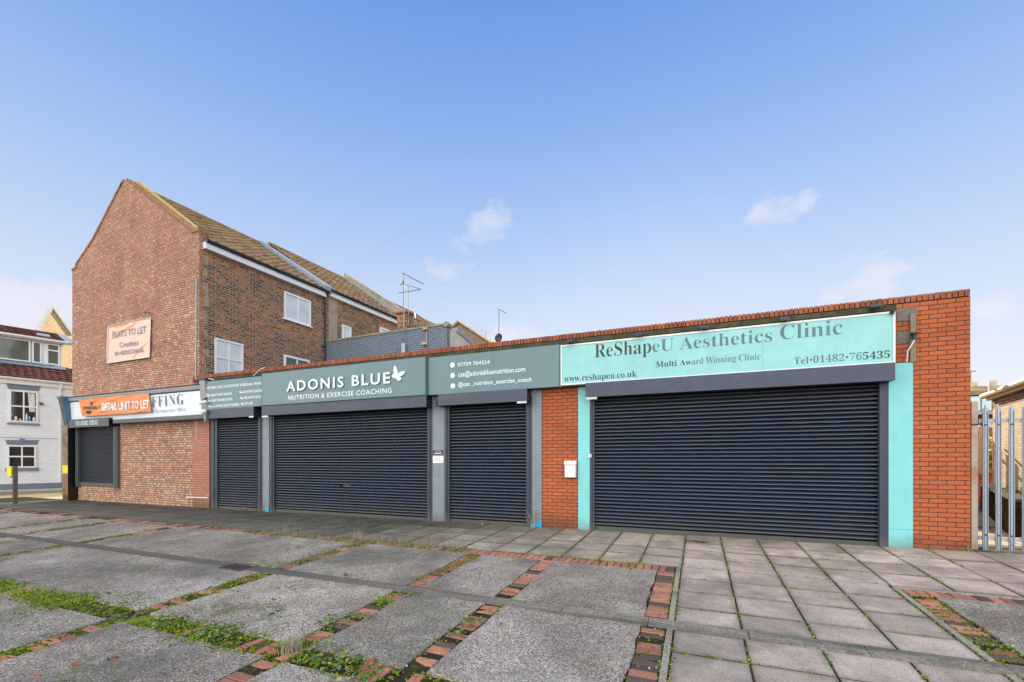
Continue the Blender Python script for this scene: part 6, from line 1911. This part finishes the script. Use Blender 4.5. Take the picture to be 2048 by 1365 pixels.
def stalks(x_, y_, n, h, sp_, label, y=None, cols=DRY):
    p = gr(x_, y_)
    t = thing('dry_weed', label, 'dry weed', p)
    m = MB(); R = random.Random(x_)
    tips = []
    for i in range(n):
        m.tint = cols[R.randrange(len(cols))]
        q = p + Vector((R.gauss(0, sp_ * .4), R.gauss(0, sp_ * .25), 0)); hh = h * R.uniform(.5, 1.1)
        e_ = q + Vector((R.gauss(0, sp_), R.gauss(0, sp_ * .4), hh))
        mid = (q + e_) / 2 + Vector((R.gauss(0, .02), R.gauss(0, .02), .03))
        m.tube([q, mid, e_], [.004, .003, .0015], 4); tips += [e_, mid, (mid + e_) / 2]
    m.build('stems', 'grass', t)
    pts = np.array([list(tips[R.randrange(len(tips))] + Vector((R.gauss(0, .02), R.gauss(0, .015), R.gauss(0, .02)))) for _ in range(n * 7)])
    leaf_mesh('foliage', 'grass', t, pts, .022, rng, [(.25, .17, .10), (.34, .26, .17), (.16, .11, .07)])  # dried seed heads along the stems
stalks(1066, 1056, 9, .46, .07, 'tall brown dead weed at the foot of the grey pier')
stalks(1118, 1061, 10, .30, .10, 'low reddish dead weed at the foot of the orange brick pier', cols=[(.26, .12, .07), (.3, .17, .1)])
stalks(966, 1052, 4, .12, .04, 'small dead weed in front of the narrow shutter')
stalks(486, 1021, 4, .16, .04, 'small dead weed in front of the leftmost navy shutter')
stalks(1935, 1104, 8, .13, .12, 'dry grass stems at the corner of the end brick pier')
def dry_clump(x_, y_, label, n=220, h=.17):
    p = gr(x_, y_)
    t = thing('dry_grass_clump', label, 'grass clump', p)
    global gv, gf, gc
    gv, gf, gc = [], [], []
    tuft(p.x, p.y, n, h, .05, [(.50, .44, .32), (.38, .34, .22), (.42, .38, .28)], .002, (.1, .7))
    m = MB(); m.v, m.f, m.t = gv[:], gf[:], gc[:]
    m.build('blades', 'grass', t)
    m = MB(); m.tint = (.12, .09, .05); m.tube([p, p + Vector((0, 0, .03))], [.05, .03], 8); m.build('root_crown', 'grass', t)
dry_clump(583, 1302, 'bleached dry grass clump standing in the foreground moss')
dry_clump(690, 1152, 'thin dry grass clump above the dark channel', 50, .17)

# ---------------------------------------------------------------- small loose things
R = random.Random(6)
def fragment(x_, y_, s_):
    p = gr(x_, y_)
    m = MB()
    n = 6
    P0 = [(p.x + math.cos(2 * math.pi * i / n) * s_ * R.uniform(.6, 1.2), p.y + math.sin(2 * math.pi * i / n) * s_ * .7 * R.uniform(.6, 1.2)) for i in range(n)]
    k = R.uniform(.8, 1.2); m.tint = (.40 * k, .13 * k, .07 * k)
    m.add([(x, y, p.z - .01) for x, y in P0] + [(p.x + (x - p.x) * .9, p.y + (y - p.y) * .86, p.z + s_ * R.uniform(.15, .34)) for x, y in P0], [tuple(range(n, 2 * n))] + [(i, (i + 1) % n, (i + 1) % n + n, i + n) for i in range(n)])
    o_ = m.build('brick_fragment', 'paver', org=p)
    tag(o_, 'small loose red brick fragment lying on the forecourt', 'brick fragment', 'brick fragments on the forecourt')
for x_, y_, s_ in ((1945, 1209, .03), (1987, 1226, .035), (2003, 1221, .03), (1986, 1239, .035), (2011, 1239, .04), (1968, 1254, .03), (1861, 1201, .06), (1076, 1204, .04), (1001, 1249, .025), (725, 1172, .025), (917, 1200, .03), (937, 1206, .022), (740, 1325, .07), (728, 1337, .05), (752, 1330, .04), (862, 1179, .05), (876, 1178, .05), (545, 1304, .06), (1002, 1247, .02), (360, 1211, .03), (322, 1213, .035), (245, 1287, .03), (150, 1332, .05), (75, 1352, .04), (230, 1317, .05)):
    fragment(x_, y_, s_)
g = thing('drain_grate', 'rusty square iron drain grate set in the dark channel', 'drain', (-6.56, -4.56, zg(-6.56, -4.56)))
dgm = MB(); zz = zg(-6.5, -4.56)
y0_, y1_ = 4.40, 4.75
dgm.box(DR[0], DR[1], zz - .02, zz + .012, y0_, y0_ + .03); dgm.box(DR[0], DR[1], zz - .02, zz + .012, y1_ - .03, y1_)
dgm.box(DR[0], DR[0] + .03, zz - .02, zz + .012, y0_ + .03, y1_ - .03); dgm.box(DR[1] - .03, DR[1], zz - .02, zz + .012, y0_ + .03, y1_ - .03)
dgm.build('frame', 'rust_dark', g)
bm_ = MB()
for k in range(9): bm_.box(DR[0] + .04 + .046 * k, DR[0] + .064 + .046 * k, zz - .02, zz + .006, y0_ + .03, y1_ - .03)
bm_.build('bars', 'dark_grey', g)
h0, h1, h2_ = gr(1926, 1338), gr(1941, 1339), gr(1934, 1330)
wv_ = thing('bent_wire', 'pale bent wire hoop standing on the slabs at the lower right', 'wire', h0)
MB().tube([h0, h0 + Vector((.012, 0, .045)), h0.lerp(h1, .5) + Vector((0, 0, .058)), h1 + Vector((-.008, 0, .045)), h1], .0035, 6).build('hoop', 'beige_render', wv_)
tw = thing('twig', 'dark twig lying on the slabs before the widest shutter', 'twig', gr(1400, 1086))
MB().tube([gr(1372, 1083) + Vector((0, 0, .01)), gr(1392, 1085) + Vector((0, 0, .02)), gr(1408, 1087) + Vector((0, 0, .012)), gr(1419, 1086) + Vector((0, 0, .012))], [.008, .012, .010, .005], 6).tube([gr(1400, 1086) + Vector((0, 0, .016)), gr(1411, 1083.5) + Vector((0, 0, .02))], [.006, .003], 5).build('stem', 'soil', tw)

# crumbs, clods and leaf scraps too many to count
lv, lf_, lc = [], [], []
rl = np.random.default_rng(77)
def crumb(x, y, r, col):
    k = len(lv); z = zg(x, y)
    n = 5; a0 = rl.uniform(0, 6.28)
    for i in range(n):
        a = a0 + 6.283 * i / n; q = r * rl.uniform(.6, 1.2); lv.append((x + math.cos(a) * q, y + math.sin(a) * q, z - .004))
    lv.append((x + rl.normal(0, r * .2), y + rl.normal(0, r * .2), z + r * rl.uniform(.4, .9)))
    for i in range(n): lf_.append([k + i, k + (i + 1) % n, k + n]); lc.append(col)
LC = [(.07, .055, .042), (.10, .08, .06), (.34, .14, .09), (.28, .20, .10), (.05, .045, .04), (.55, .52, .48)]
for _ in range(900):
    if rl.random() < .65:
        a, b = STRIPS[rl.integers(0, 5)]; x = rl.choice((a, b)) + rl.normal(0, .09); y = rl.uniform(-7.6, -2.5)
    elif rl.random() < .5:
        x, y = rl.uniform(-9, -1), -6.37 + rl.normal(0, .22)
    else:
        x, y = rl.uniform(-9, 3.5), rl.uniform(-7, -.1)
    crumb(x, y, rl.uniform(.004, .013), LC[rl.integers(0, 6)])
for x_, y_ in ((585, 1182), (578, 1176), (556, 1222), (538, 1229), (552, 1199), (660, 1232), (551, 1176), (420, 1175), (335, 1287), (345, 1290), (312, 1265), (225, 1320), (260, 1283)):
    p = gr(x_, y_)
    for _ in range(5): crumb(p.x + rl.normal(0, .03), p.y + rl.normal(0, .02), rl.uniform(.012, .026), LC[rl.integers(0, 2)])
for _ in range(260): crumb(rl.uniform(-15, 3.9), -.03 - abs(rl.normal(0, .03)), rl.uniform(.004, .012), LC[rl.integers(0, 5)])
mm = MB(); mm.v, mm.f, mm.t = lv, lf_, lc
struct(mm.build('litter', 'grass'), 'stuff')
